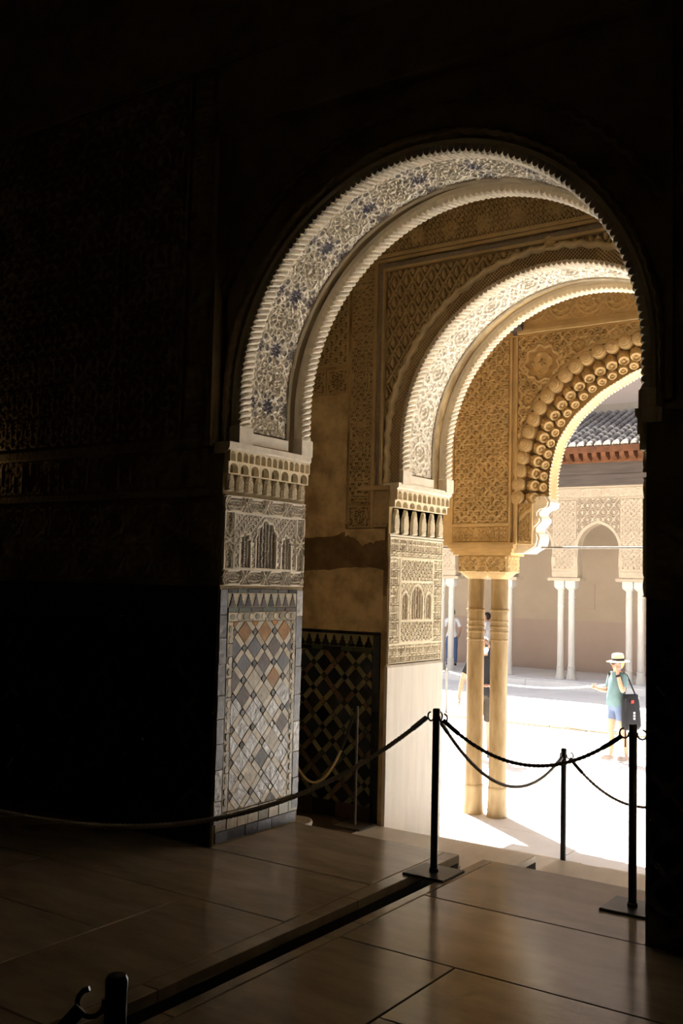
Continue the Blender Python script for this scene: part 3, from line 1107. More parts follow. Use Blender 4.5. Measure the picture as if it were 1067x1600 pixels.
dado1 = MB().box(JL - 0.01, JL + 0.004, Y1 + 0.004, Y1B - 0.004, 0, 1.655).build('tile_panel', 'grout', wall1)
T1 = lambda p: (JL + 0.004 + p[2], Y1 + p[0], p[1])
random.seed(21)


def rect(u0, u1, v0, v1):
    return [(u0, v0), (u1, v0), (u1, v1), (u0, v1)]


def edge_run(parent, T, u0, u1, v0, v1, n, m, vertical, name='border_tile', g=0.003, th=0.008, jit=0.002):
    L = (v1 - v0) if vertical else (u1 - u0)
    cuts = [0.0]
    for i in range(1, n):
        cuts.append((i + random.uniform(-0.18, 0.18)) / n)
    cuts.append(1.0)
    for i in range(n):
        a, b = cuts[i] * L + g / 2, cuts[i + 1] * L - g / 2
        mm = m[random.randrange(len(m))] if isinstance(m, (list, tuple)) else m
        pts = rect(u0, u1, v0 + a, v0 + b) if vertical else rect(u0 + a, u0 + b, v0, v1)
        tile_piece(pts, mm, parent, T, name, th, jit)


WD = Y1B - Y1
edge_run(dado1, T1, 0.005, 0.075, 0.13, 1.64, 9, ['tile_edge', 'tile_edge', 'tile_silver'], True, jit=0.003)
edge_run(dado1, T1, WD - 0.075, WD - 0.005, 0.10, 1.64, 8, ['tile_edge', 'tile_silver', 'tile_edge'], True, jit=0.003)
edge_run(dado1, T1, 0.08, WD - 0.08, 1.618, 1.643, 7, ['tile_green', 'tile_black', 'tile_green', 'tile_brown'], False)
tile_piece(rect(0.08, WD - 0.08, 1.522, 1.615), 'tile_cream', dado1, T1, 'merlon_ground', 0.005, 0.0005)
for i in range(9):
    cu = 0.125 + i * (WD - 0.25) / 8
    tile_piece([(cu + a, 1.524 + b) for a, b in merlon(0.066, 0.088, False)], random.choice(['tile_brown', 'tile_black', 'tile_brown']), dado1, T1, 'merlon_tile', 0.009, 0.0008)
edge_run(dado1, T1, 0.08, WD - 0.08, 1.492, 1.519, 6, ['tile_green', 'tile_green', 'tile_brown'], False)
# cream frame with painted lobes
for args in ((0.08, WD - 0.08, 1.43, 1.488, 6, False), (0.08, 0.135, 0.20, 1.428, 10, True), (WD - 0.135, WD - 0.08, 0.20, 1.428, 9, True)):
    edge_run(dado1, T1, args[0], args[1], args[2], args[3], args[4], ['tile_sand', 'tile_cream', 'tile_sand'], args[5], 'frame_tile', jit=0.0025)
for i in range(11):
    cu = 0.125 + i * (WD - 0.25) / 10
    pts = [(cu + 0.024 * math.cos(q * PI / 6), 1.459 + 0.022 * math.sin(q * PI / 6)) for q in range(12)]
    tile_piece(pts, 'tile_cream' if i % 2 else 'tile_olive', dado1, T1, 'frame_boss', 0.012, 0.0005)
for i in range(17):
    cv = 0.26 + i * 0.07
    for cu in (0.1075, WD - 0.1075):
        pts = [(cu + 0.017 * math.cos(q * PI / 5), cv + 0.026 * math.sin(q * PI / 5)) for q in range(10)]
        tile_piece(pts, 'tile_cream' if i % 2 else 'tile_olive', dado1, T1, 'frame_boss', 0.0125, 0.0005)


def pick1(f, i, j):
    r = random.random()
    if f > 0.86:
        return 'tile_ochre'
    if f > 0.72:
        return ['tile_slate', 'tile_brown', 'tile_slate'][i % 3]
    if f > 0.64:
        return ['tile_sand', 'tile_ochre', 'tile_sand', 'tile_brown'][i % 4]
    return 'tile_silver' if r < 0.62 else ('tile_slate' if r < 0.78 else ('tile_sand' if r < 0.94 else 'tile_brown'))


lozenge_field(dado1, T1, 0.138, WD - 0.138, 0.20, 1.426, 0.213, pick1,
              lambda f: 'tile_cream' if random.random() < 0.85 else ('tile_silver' if f < 0.6 else 'tile_sand'),
              lambda f: 'tile_slate' if f > 0.5 else random.choice(['tile_sand', 'tile_silver', 'tile_brown']), 0.050, rowoff=0.07, phase=0.12)
for i in range(8):
    u0 = 0.02 + i * 0.11
    tile_piece(rect(u0, u0 + 0.105, 0.085, 0.19), random.choice(['tile_sand', 'tile_sand', 'tile_olive']), dado1, T1, 'base_tile', 0.008, 0.003)
edge_run(dado1, T1, 0.02, WD - 0.02, 0.01, 0.08, 6, ['tile_edge', 'grout', 'tile_edge', 'tile_slate'], False, 'base_tile', jit=0.003)

# ---- dark dado of the middle wall (faces -y at Y2)
U0 = -5.75
dado2 = MB().box(U0, JL - 0.055, Y2 - 0.004, Y2 + 0.01, -0.25, 1.30).build('tile_panel', 'grout_dark', wall2)
T2 = lambda p: (U0 + p[0], Y2 - 0.004 - p[2], p[1])
WD2 = JL - 0.055 - U0
edge_run(dado2, T2, 0, WD2, 1.275, 1.30, 9, ['tile_black', 'tile_navy'], False)
tile_piece(rect(0, WD2 - 0.07, 1.165, 1.272), 'tile_olive', dado2, T2, 'merlon_ground', 0.004, 0.0003)
for i in range(16):
    cu = WD2 - 0.115 - i * 0.0865
    tile_piece([(cu + a, 1.168 + b) for a, b in merlon(0.078, 0.098, True)], 'tile_black', dado2, T2, 'merlon_tile', 0.009, 0.0005)
edge_run(dado2, T2, 0, WD2 - 0.07, 1.135, 1.160, 8, ['tile_black', 'tile_green'], False)
edge_run(dado2, T2, WD2 - 0.068, WD2 - 0.002, -0.24, 1.272, 7, ['tile_black', 'tile_navy'], True)
edge_run(dado2, T2, 0, WD2 - 0.07, -0.24, -0.12, 7, ['tile_black', 'tile_brown'], False)
lozenge_field(dado2, T2, 0.0, WD2 - 0.075, -0.115, 1.130, 0.216, lambda f, i, j: 'tile_navy' if (i + j) % 3 == 0 else 'tile_black',
              lambda f: 'tile_olive' if random.random() < 0.72 else 'tile_rust', lambda f: random.choice(['tile_rust', 'tile_green', 'tile_black']), 0.050, rowoff=0.0, phase=0.05)

# ================================================================== jamb of the second arch
cornice(wall2, 2.482, Y2 + 0.01, Y2B, JL, 0.085, 'stucco_rim')
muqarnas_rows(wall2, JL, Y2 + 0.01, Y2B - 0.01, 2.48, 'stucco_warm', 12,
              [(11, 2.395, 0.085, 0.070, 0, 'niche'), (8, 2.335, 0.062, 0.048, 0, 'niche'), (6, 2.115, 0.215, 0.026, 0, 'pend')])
MB().box(JL - 0.01, JL + 0.012, Y2 + 0.003, Y2B - 0.003, 2.095, 2.112).build('string_course', 'stucco_rim', wall2)


def frieze2(u, v):
    w, h = 0.90, 1.05
    out = keyband(u, v + 0.01, 0.072) * 0.55
    e_all = np.minimum(np.minimum(u, w - u), np.minimum(v, h - v))
    out = np.maximum(out, 0.7 * ln(e_all - 0.004, 0.010))
    # horizontal bands and side borders are ruled off
    for zz in (0.165, 0.885):
        out = np.maximum(out, 0.8 * ln(v - zz, 0.010))
    mid = (v > 0.165) & (v < 0.885)
    for uu in (0.165, 0.735):
        out = np.maximum(out, np.where(mid, 0.8 * ln(u - uu, 0.010), 0))
    inner = mid & (u > 0.175) & (u < 0.725)
    a, b = u - 0.175, v - 0.175
    f = np.maximum(0.9 * spirals(a, b, 0.062, 0.34), 0.0)
    ar = (b > 0.19) & (b < 0.50)
    g = 0.55 * spirals(a, b, 0.055, 0.34) + 0.25
    for xc, hw, zs in ((0.275, 0.105, 0.36), (0.075, 0.052, 0.36), (0.475, 0.052, 0.36)):
        sd = arch_sdf(a, b, xc, hw, zs)
        ins = sd < -0.012
        fill = 0.6 * sst(0.0, 0.5, np.cos(2 * PI * (a - xc) / 0.04)) * (0.45 + 0.55 * arabesque(a - xc, b, 0.06))
        g = np.where(ins, fill, g)
        g = np.maximum(g, ln(sd, 0.012))
    f = np.where(ar, g, f)
    for zz in (0.18, 0.51):
        f = np.maximum(f, 0.9 * ln(b - zz, 0.014))
    e = np.minimum(np.minimum(a, 0.55 - a), np.minimum(b, 0.70 - b))
    f = np.maximum(f, 0.9 * ln(e, 0.012))
    return np.where(inner, f, out)


p = relief_plane('carved_frieze', (JL, Y2 + 0.006, 1.04), (0, 1, 0), (0, 0, 1), (1, 0, 0), 0.905, 1.055, frieze2, 0.018, 0.0052, 'stucco_band_warm', wall2, tintf=lambda u, v, h: 0.8 * sst(0.45, 0.15, h))  # recessed ground coloured darker for a clearer pattern
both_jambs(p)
for sx, xx in ((1, JL), (-1, 2 * XC - JL)):
    pts = [(xx - sx * 0.01, Y2 - 0.012, -0.55), (xx + sx * 0.022, Y2 - 0.012, -0.55), (xx + sx * 0.022, Y2 - 0.012, 1.015), (xx + sx * 0.008, Y2 - 0.006, 1.035), (xx - sx * 0.01, Y2 - 0.006, 1.035)]
    MB().prism(pts if sx > 0 else pts[::-1], (0, Y2B - Y2 + 0.012, 0)).build('marble_plinth', 'marble_plinth', wall2)

# ================================================================== face of the middle wall
NF = (0, -1, 0)


def wface(name, x0, x1, z0, z1, hf, depth, step, m, maskf=None, tintf=None, y=Y2, parent=None, base=0.0):
    return relief_plane(name, (x0, y, z0), (1, 0, 0), (0, 0, 1), NF, x1 - x0, z1 - z0, hf, depth, step, m, parent or wall2, maskf, base, tintf)


dark_ground = lambda u, v, h: 0.8 * sst(0.42, 0.20, h)  # blend to the dark second colour, rising with carving depth
wface('inscription_panel', -4.735, -4.505, 2.36, 4.40, lambda u, v: inscription(v, u, 0.23, 3), 0.024, 0.0058, 'stucco_ochre', tintf=dark_ground)


def starsq(w, h):
    def f(u, v):
        a, b = u - w / 2, v - h / 2
        r, t = np.hypot(a, b), np.arctan2(b, a)
        q = min(w, h) / 2
        d1 = np.maximum(np.abs(a), np.abs(b)) - q * 0.62
        d2 = (np.abs(a) + np.abs(b)) / 1.414 - q * 0.62
        st = np.minimum(d1, d2)
        o_ = ln(st, q * 0.07)
        o_ = np.maximum(o_, 0.6 * spirals(a, b, q * 0.7, 0.34, False))
        o_ = np.maximum(o_, ln(np.minimum(np.minimum(u, w - u), np.minimum(v, h - v)) - q * 0.10, q * 0.06))
        return o_
    return f


wface('star_panel', -4.735, -4.505, 2.16, 2.35, starsq(0.23, 0.19), 0.014, 0.0055, 'stucco_ochre', tintf=dark_ground)
fine = lambda s: (lambda u, v: 0.8 * rings(u, v, s, 0.33, 0.12))
wface('lattice_panel', -4.495, -4.345, 2.165, 2.475, fine(0.024), 0.006, 0.0055, 'stucco_ochre', tintf=lambda u, v, h: 0.35 * (h < 0.3))
for x0, x1, z0, z1 in ((-4.475, -4.425, 2.52, 4.40), (-4.475, -1.41, 4.352, 4.402)):
    wface('painted_border', x0, x1, z0, z1, fine(0.026), 0.005, 0.0062, 'stucco_blue', tintf=lambda u, v, h: 0.8 * (h < 0.3))
for (x0, x1, z0, z1) in ((-4.502, -4.478, 2.16, 4.432), (-4.425, -4.405, 2.52, 4.352), (-4.502, -1.38, 4.406, 4.432), (-4.425, -1.41, 4.328, 4.350)):
    MB().box(x0, x1, Y2 - 0.022, Y2 + 0.01, z0, z1).build('frame_moulding', 'stucco_ochre', wall2)
MB().box(-4.62, JL, Y2 - 0.03, Y2 + 0.01, 2.478, 2.512).build('frame_moulding', 'stucco_ochre', wall2)
RM = A2['R'] + 0.155    # radius of the wavy moulding
dist2 = lambda x, z: np.where(z < A2['zc'], np.abs(x - A2['xc']), np.hypot(x - A2['xc'], z - A2['zc']))
SX0, SZ0 = -4.405, 2.515
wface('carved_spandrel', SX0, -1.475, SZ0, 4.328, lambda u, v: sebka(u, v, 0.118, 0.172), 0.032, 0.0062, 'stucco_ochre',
      maskf=lambda u, v: dist2(u + SX0, v + SZ0) > RM - 0.01, tintf=dark_ground, y=Y2R - 0.03)
wface('lattice_ring', SX0, -1.475, SZ0, 4.35, fine(0.030), 0.008, 0.0075, 'stucco_ochre',
      maskf=lambda u, v: (dist2(u + SX0, v + SZ0) < RM + 0.02) & (dist2(u + SX0, v + SZ0) > A2['R'] + 0.03), tintf=lambda u, v, h: 0.9 * (h < 0.75), y=Y2R - 0.032)
sweep_arch('wavy_moulding', [(Y2R + 0.0, 0.026), (Y2R - 0.055, 0.022), (Y2R - 0.078, 0.010), (Y2R - 0.083, -0.004), (Y2R - 0.076, -0.018), (Y2R - 0.052, -0.030), (Y2R, -0.032)],
           A2['xc'], RM, A2['zs'], A2['zc'], 320, 'stucco_mould', wall2, wav=lambda s: 0.019 * np.abs(np.sin(s * PI / 0.135)))
MB().lathe([(0.005, -0.10), (0.05, -0.09), (0.045, -0.06), (0.055, -0.04), (0.05, 0.0)], 10).build('crown_boss', 'stucco_ochre', wall2, loc=(A2['xc'], Y2R - 0.05, A2['zc'] + RM + 0.06))
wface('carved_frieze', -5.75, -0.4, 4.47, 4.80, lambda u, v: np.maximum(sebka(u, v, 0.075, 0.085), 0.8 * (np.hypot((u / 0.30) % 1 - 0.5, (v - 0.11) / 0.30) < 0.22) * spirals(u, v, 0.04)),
      0.022, 0.0068, 'stucco_ochre', tintf=dark_ground)
for z0, z1, d in ((4.436, 4.466, 0.035), (4.81, 4.85, 0.05), (4.86, 4.98, 0.09), (5.0, 5.02, 0.12)):
    MB().box(-7.4, 1.5, Y2 - d, Y2 + 0.01, z0, z1).build('frieze_moulding', 'stucco_ochre', wall2)
wface('carved_panel', -5.75, -4.77, 3.565, 4.42, lambda u, v: np.maximum(spirals(u, v, 0.10, 0.30), ln(np.minimum(0.98 - u, v) - 0.012, 0.008)), 0.016, 0.0062, 'stucco_ochre', tintf=dark_ground)
for i in range(4):
    x1 = -4.77 - i * 0.235
    wface('star_panel', x1 - 0.225, x1, 3.325, 3.545, starsq(0.225, 0.22), 0.014, 0.0055, 'stucco_ochre', tintf=dark_ground)
# layers of old plaster, broken edges
random.seed(5)


def plaster_layer(name, x0, x1, zlo, zhi, amp, y, m, seed, top=False):
    rg = random.Random(seed)
    n = 46
    edge = []
    ph = [rg.uniform(0, 6.3) for _ in range(6)]
    for i in range(n + 1):
        t = i / n
        e = sum(math.sin(t * f * 6.3 + ph[k]) / (k + 1.3) ** 1.7 for k, f in enumerate((0.9, 1.9, 3.7, 7.1, 12.3, 19)))
        edge.append((x0 + (x1 - x0) * t, (zlo if top else zhi) + amp * e))
    pts = [(x0, y, zlo), *[(a, y, b) for a, b in edge][0:0]]
    mb = MB()
    for i in range(n):
        a, b = edge[i], edge[i + 1]
        if top:
            q = [(a[0], y, a[1]), (b[0], y, b[1]), (b[0], y, zhi), (a[0], y, zhi)]
            lip = [(a[0], y, a[1]), (a[0], y + 0.02, a[1]), (b[0], y + 0.02, b[1]), (b[0], y, b[1])]
        else:
            q = [(a[0], y, zlo), (b[0], y, zlo), (b[0], y, b[1]), (a[0], y, a[1])]
            lip = [(a[0], y, a[1]), (b[0], y, b[1]), (b[0], y + 0.02, b[1]), (a[0], y + 0.02, a[1])]
        mb.poly(q)
        mb.poly(lip)
    return mb.build(name, m, wall2)


plaster_layer('plaster_coat', -6.5, -4.76, 2.10, 3.32, 0.05, Y2 - 0.010, 'plaster_patch', 4, True)
plaster_layer('plaster_coat', -4.76, -4.36, 2.06, 2.155, 0.05, Y2 - 0.009, 'plaster_patch', 8, True)
plaster_layer('plaster_repair', -6.5, -4.37, 1.30, 1.80, 0.035, Y2 - 0.006, 'plaster_patch', 11)
plaster_layer('plaster_bare', -6.5, -4.34, 1.60, 2.20, 0.0, Y2 - 0.002, 'plaster_dark', 2)

# ================================================================== hall face of the first wall (in the dark)
sweep_arch('rope_moulding', [(Y1R + 0.0, 0.02), (Y1R - 0.055, 0.015), (Y1R - 0.065, 0.0), (Y1R - 0.055, -0.015), (Y1R, -0.02)], A1['xc'], A1['R'] + 0.13, A1['zs'], A1['zc'], 300, 'stucco_hall', wall1,
           wav=lambda s: 0.012 * np.abs(np.sin(s * PI / 0.09)))
sweep_arch('scalloped_moulding', [(Y1R + 0.0, 0.03), (Y1R - 0.055, 0.022), (Y1R - 0.068, 0.0), (Y1R - 0.055, -0.022), (Y1R, -0.03)], A1['xc'], A1['R'] + 0.34, A1['zs'], A1['zc'], 300, 'stucco_hall', wall1,
           wav=lambda s: 0.02 * np.abs(np.sin(s * PI / 0.11)))
for (x0, x1, z0, z1) in ((-4.47, -4.43, 2.62, 4.76), (-1.45, -1.41, 2.62, 4.76), (-4.47, -1.41, 4.72, 4.76), (-8.0, -4.43, 2.585, 2.64), (-8.0, -4.43, 2.25, 2.29), (-4.72, -4.70, 2.64, 5.2), (-1.18, -1.16, 2.64, 5.2),
                         (-1.45, 1.6, 2.585, 2.64), (-1.45, 1.6, 2.25, 2.29), (-8, 1.6, 5.2, 5.24)):
    MB().box(x0, x1, Y1 - 0.03, Y1 + 0.01, z0, z1).build('frame_moulding', 'stucco_hall', wall1)
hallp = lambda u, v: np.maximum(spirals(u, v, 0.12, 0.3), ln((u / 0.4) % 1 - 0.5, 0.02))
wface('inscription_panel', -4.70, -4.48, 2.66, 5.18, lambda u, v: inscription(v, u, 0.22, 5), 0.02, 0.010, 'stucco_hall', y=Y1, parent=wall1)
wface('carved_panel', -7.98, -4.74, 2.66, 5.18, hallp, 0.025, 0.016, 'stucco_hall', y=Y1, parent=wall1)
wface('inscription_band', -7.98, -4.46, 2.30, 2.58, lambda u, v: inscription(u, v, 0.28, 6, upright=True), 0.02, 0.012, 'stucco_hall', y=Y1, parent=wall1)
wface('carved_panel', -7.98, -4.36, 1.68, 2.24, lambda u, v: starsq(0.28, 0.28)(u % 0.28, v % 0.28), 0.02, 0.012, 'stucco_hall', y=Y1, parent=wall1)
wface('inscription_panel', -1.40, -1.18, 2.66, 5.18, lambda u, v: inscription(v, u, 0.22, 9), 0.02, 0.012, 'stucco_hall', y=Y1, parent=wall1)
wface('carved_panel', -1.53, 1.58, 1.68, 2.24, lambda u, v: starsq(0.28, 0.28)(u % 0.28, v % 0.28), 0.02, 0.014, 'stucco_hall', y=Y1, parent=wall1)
for x0, x1 in ((-7.98, -4.345), (-1.533, 1.58)):
    MB().box(x0, x1, Y1 - 0.014, Y1 + 0.01, 0, 1.655).build('tile_dado', 'tile_black', wall1)
    wface('tile_lattice', x0, x1, 0.15, 1.45, lambda u, v: np.maximum(ln(((u + v) / 0.2) % 1 - 0.5, 0.09), ln(((u - v) / 0.2) % 1 - 0.5, 0.09)), 0.005, 0.014, 'tile_navy', y=Y1 - 0.014, parent=wall1)

# ================================================================== near arcade
def mirror_prof(half):
    """half = [(dx,z)] from bottom left up to the crown (dx>0) -> full opening outline"""
    L_ = [(XC - a, b) for a, b in half]
    R_ = [(XC + a, b) for a, b in half[::-1] if a > 1e-6]
    return L_ + R_


def dense(half, n=64):
    h = np.array(half)
    d = np.r_[0, np.cumsum(np.hypot(*np.diff(h, axis=0).T))]
    t = np.linspace(0, d[-1], n)
    # light smoothing of the polyline
    x, z = np.interp(t, d, h[:, 0]), np.interp(t, d, h[:, 1])
    for _ in range(6):
        x[1:-1] = (x[:-2] + 2 * x[1:-1] + x[2:]) / 4
        z[1:-1] = (z[:-2] + 2 * z[1:-1] + z[2:]) / 4
    return list(zip(x.tolist(), z.tolist()))


OUT = dense([(1.565, 2.58), (1.56, 2.75), (1.525, 3.04), (1.39, 3.514), (1.213, 3.772), (1.0, 3.989), (0.726, 4.161), (0.458, 4.229), (0.26, 4.257), (0, 4.265)])
INN = dense([(1.217, 2.58), (1.22, 2.906), (1.137, 3.243), (0.96, 3.503), (0.673, 3.735), (0.287, 3.93), (0, 3.985)])
PX = 4.84 + XC            # half distance of the paired columns from the axis (1.9)
PX = -XC - (-4.84 * -1) if False else 1.90
wa = MB()
arch_wall(wa, XC - 2.30, XC + 2.30, 2.155, 5.6, YA0, YA0 + 0.15, mirror_prof([(1.565, 2.155)] + OUT))
arch_wall(wa, XC - 2.30, XC + 2.30, 2.155, 5.6, YA0 + 0.151, YA1, mirror_prof([(1.40, 2.155), (1.38, 2.50)] + INN))
for s in (-1, 1):
    x0, x1 = sorted((XC + s * 1.565, XC + s * 1.345))
    wa.box(x0, x1, YA0 + 0.02, YA0 + 0.16, 2.155, 2.585)
    # side arches of the gallery, running on to both sides
    for k in range(4):
        c = XC + s * (2.30 + 1.0 + 2.35 * k)
        pr = [(c - 0.66, 2.155), (c - 0.66, 2.95)] + [(c + 0.66 * math.cos(PI - PI * i / 16), 2.95 + 0.78 * math.sin(PI * i / 16)) for i in range(1, 16)] + [(c + 0.66, 2.95), (c + 0.66, 2.155)]
        arch_wall(wa, c - 1.0 - (0.35 if s < 0 else 0), c + 1.0 + (0.35 if s > 0 else 0), 2.155, 5.6, YA0, YA1, pr)
walla = wa.build('wall_arcade', 'stucco_gold')
tag(walla, 'golden carved arcade on paired columns between gallery and court', 'wall', kind='structure')

# sloping bed of the honeycomb arch
n = len(OUT)
full_o, full_i = mirror_prof(OUT), mirror_prof(INN)
P = np.empty((len(full_o), 7, 3))
for k in range(7):
    t = k / 6
    bul = 0.045 * math.sin(PI * t)
    for i in range(len(full_o)):
        a, b = full_o[i], full_i[min(i, len(full_i) - 1)]
        P[i, k] = (a[0] + (b[0] - a[0]) * t, YA0 + 0.035 + 0.13 * t + bul, a[1] + (b[1] - a[1]) * t)
link('honeycomb_bed', grid_mesh('honeycomb_bed', P), 'stucco_gold', walla)


def shell_mesh(r, L, name, tube=False):
    """honeycomb lobe, axis z: terraced scallop, or a fluted tube with a rosette in its end"""
    if tube:
        prof = [(0.002, L + 0.004), (r * 0.20, L + 0.002), (r * 0.26, L - 0.016), (r * 0.52, L - 0.016), (r * 0.58, L - 0.002), (r * 0.86, L), (r * 0.98, L - 0.016), (r, L - 0.05), (r * 0.92, 0.0)]
    else:
        q = [(0.02, .95), (.20, .96), (.24, .84), (.44, .86), (.48, .70), (.68, .68), (.72, .50), (.90, .40), (.95, .18), (1.0, -.1), (1.0, -.6)]
        prof = [(a * r, b * L) for a, b in q]
    mb = MB()
    seg = 16
    for k, (rr, z) in enumerate(prof):
        for i in range(seg):
            a = 2 * PI * i / seg
            f = 1 + (0.07 * (-1) ** i if (tube and k >= 7) else 0)
            mb.v.append((rr * f * math.cos(a), rr * f * math.sin(a), z))
    for k in range(len(prof) - 1):
        for i in range(seg):
            j = (i + 1) % seg
            mb.f.append((k * seg + i, (k + 1) * seg + i, (k + 1) * seg + j, k * seg + j))
    me = mb.mesh(name, True)
    me.set_sharp_from_angle(angle=math.radians(38))
    me.materials.append(MATS['stucco_gold'])
    return me


def arc_sample(poly, cnt):
    h = np.array(poly)
    d = np.r_[0, np.cumsum(np.hypot(*np.diff(h, axis=0).T))]
    t = (np.arange(cnt) + 0.5) / cnt * d[-1]
    return np.interp(t, d, h[:, 0]), np.interp(t, d, h[:, 1]), t / d[-1]


shells = [shell_mesh(0.084, 0.075, 'honeycomb_shell'), shell_mesh(0.062, 0.17, 'honeycomb_shell', True), shell_mesh(0.050, 0.13, 'honeycomb_shell', True)]
for row, (t, cnt, sc) in enumerate(((0.13, 36, 1.0), (0.34, 36, 1.0), (0.66, 36, 1.0))):
    mid = [(full_o[i][0] * (1 - t) + full_i[i][0] * t, full_o[i][1] * (1 - t) + full_i[i][1] * t) for i in range(len(full_o))]
    if row == 1:
        cnt = 35
    xs, zs, fr = arc_sample(mid, cnt)
    xi, zi, _ = arc_sample(full_i, cnt)
    for i in range(cnt):
        rad = Vector((xi[i] - xs[i], 0, zi[i] - zs[i]))
        rad = rad.normalized() if rad.length > 1e-4 else Vector((0, 0, -1))
        ax = (Vector((0, -1, 0)) * 0.9 + rad * 0.12).normalized() if row == 0 else (Vector((0, -1, 0)) * 0.62 + rad * 0.75).normalized()
        o = link('honeycomb_shell', shells[row], None, walla)
        qt = ax.to_track_quat('Z', 'Y')
        base = Vector((xs[i], YA0 + (0.020, 0.150, 0.165)[row], zs[i]))
        o.matrix_local = Matrix.Translation(base - ax * 0.02) @ qt.to_matrix().to_4x4()
# inner rim: smooth soffit with a beaded edge on both sides
P = np.empty((len(full_i), 4, 3))
for i, (a, b) in enumerate(full_i):
    for k, yy in enumerate((YA0 + 0.13, YA0 + 0.15, YA1 - 0.02, YA1)):
        P[i, k] = (XC + (a - XC) * 0.985, yy, b - 0.012)
link('arch_soffit', grid_mesh('arch_soffit', P, flip=True), 'stucco_gold', walla)
bead = MB()
for yy in (YA0 + 0.145, YA1 - 0.01):
    xs, zs, _ = arc_sample(full_i, 110)
    for x, z in zip(xs, zs):
        c = Vector((XC + (x - XC) * 0.985, yy, z - 0.014))
        nb = len(bead.v)
        rr = 0.020
        bead.v += [tuple(c + Vector(d) * rr) for d in ((1, 0, 0), (-1, 0, 0), (0, 1.3, 0), (0, -1.3, 0), (0, 0, 1), (0, 0, -1))]
        bead.f += [tuple(nb + i for i in f) for f in ((0, 2, 4), (2, 1, 4), (1, 3, 4), (3, 0, 4), (2, 0, 5), (1, 2, 5), (3, 1, 5), (0, 3, 5))]
o = bead.build('beaded_edge', 'stucco_warm', walla)
o['kind'] = 'stuff'

# lobed bracket at each foot of the arch
br = [(-4.50, 2.06), (-4.37, 2.06), (-4.31, 2.10), (-4.25, 2.13), (-4.235, 2.17), (-4.225, 2.22), (-4.24, 2.265), (-4.275, 2.285), (-4.27, 2.33), (-4.235, 2.365), (-4.205, 2.395), (-4.205, 2.43),
      (-4.235, 2.455), (-4.235, 2.49), (-4.20, 2.525), (-4.15, 2.535), (-4.12, 2.555), (-4.11, 2.60), (-4.15, 2.66), (-4.22, 2.66), (-4.50, 2.60)]
for s in (-1, 1):
    pts = [((x if s < 0 else 2 * XC - x), YA0 + 0.10, z) for x, z in br]
    if s > 0:
        pts = pts[::-1]
    auto_smooth(MB().prism(pts, (0, 0.25, 0)).build('bracket', 'stucco_rim', walla), 30)
    pts = [((x - 0.02 if s < 0 else 2 * XC - x + 0.02), YA0 + 0.065, z) for x, z in br]
    if s > 0:
        pts = pts[::-1]
    auto_smooth(MB().prism(pts, (0, 0.030, 0)).build('bracket_rib', 'stucco_rim', walla), 30)


def apanel(name, x0, x1, z0, z1, hf, depth, step, maskf=None, tintf=None, y=YA0, base=0.0):
    o = relief_plane(name, (x0, y, z0), (1, 0, 0), (0, 0, 1), NF, x1 - x0, z1 - z0, hf, depth, step, 'stucco_gold', walla, maskf, base, tintf)
    return o


gold_ground = lambda u, v, h: 0.30 * (h < 0.3)  # low relief takes some of the brown second colour


def pier_panel(u, v):
    h = np.maximum(spirals(u, v, 0.105, 0.30), 0.0)
    r = np.hypot(((u / 0.33) % 1 - 0.5) * 0.33, ((v / 0.40) % 1 - 0.5) * 0.40)
    th = np.arctan2(((v / 0.40) % 1 - 0.5), ((u / 0.33) % 1 - 0.5))
    h = np.maximum(h, ln(r - 0.13 * (1 + 0.12 * np.cos(6 * th)), 0.010))
    return h


for xo in (0.0, 3.8):
    apanel('carved_panel', -5.20 + xo, -4.545 + xo, 2.375, 4.36, pier_panel, 0.022, 0.0082, tintf=gold_ground)
    apanel('inscription_band', -5.22 + xo, -4.53 + xo, 2.172, 2.345, lambda u, v: inscription(u, v, 0.173, 12, upright=True), 0.018, 0.0072, tintf=gold_ground)
    for x0, x1, z0, z1, d in ((-5.24, -4.52, 2.348, 2.372, 0.02), (-5.24, -4.44, 2.150, 2.170, 0.03), (-4.535, -4.512, 2.17, 4.38, 0.02), (-4.47, -4.445, 2.17, 4.38, 0.02), (-5.24, -5.205, 2.37, 4.38, 0.015)):
        MB().box(x0 + xo, x1 + xo, YA0 - d, YA0 + 0.01, z0, z1).build('frame_moulding', 'stucco_gold', walla)


def outer_mask(u, v):
    x, z = np.abs(u - 0.0), v
    oz = np.array([b for a, b in OUT])
    ox = np.array([a for a, b in OUT])
    # boundary z as a function of |dx|
    zb = np.interp(np.abs(u), ox[::-1], oz[::-1])
    return (v > zb + 0.03) & ((np.abs(u) < 1.545) | (v > 2.6))


def spandrel(u, v):
    """u from axis, v = z"""
    a, b = np.abs(u), v
    h = spirals(a, b, 0.125, 0.26)
    for cx, cz, R in ((1.23, 4.068, 0.185), (0.83, 4.215, 0.085), (1.385, 3.684, 0.075), (0.44, 4.29, 0.05)):
        r, t = np.hypot(a - cx, b - cz), np.arctan2(b - cz, a - cx)
        Rl = R * (1 + 0.08 * np.cos(9 * t))
        ins = r < Rl
        fl = 0.35 + 0.9 * sst(0.1, 0.6, np.cos(5 * t) * 0.6 + np.cos(2 * PI * r / (R * 0.75)) * 0.6) * sst(R * 0.9, R * 0.7, r)
        fl = np.where(r < R * 0.62, fl, 0.15)
        h = np.where(ins, fl, h)
        h = np.maximum(h, 1.2 * ln(r - Rl, R * 0.07 + 0.004))
        h = np.maximum(h, 0.9 * ln(r - Rl * 1.22, 0.008))
    return h


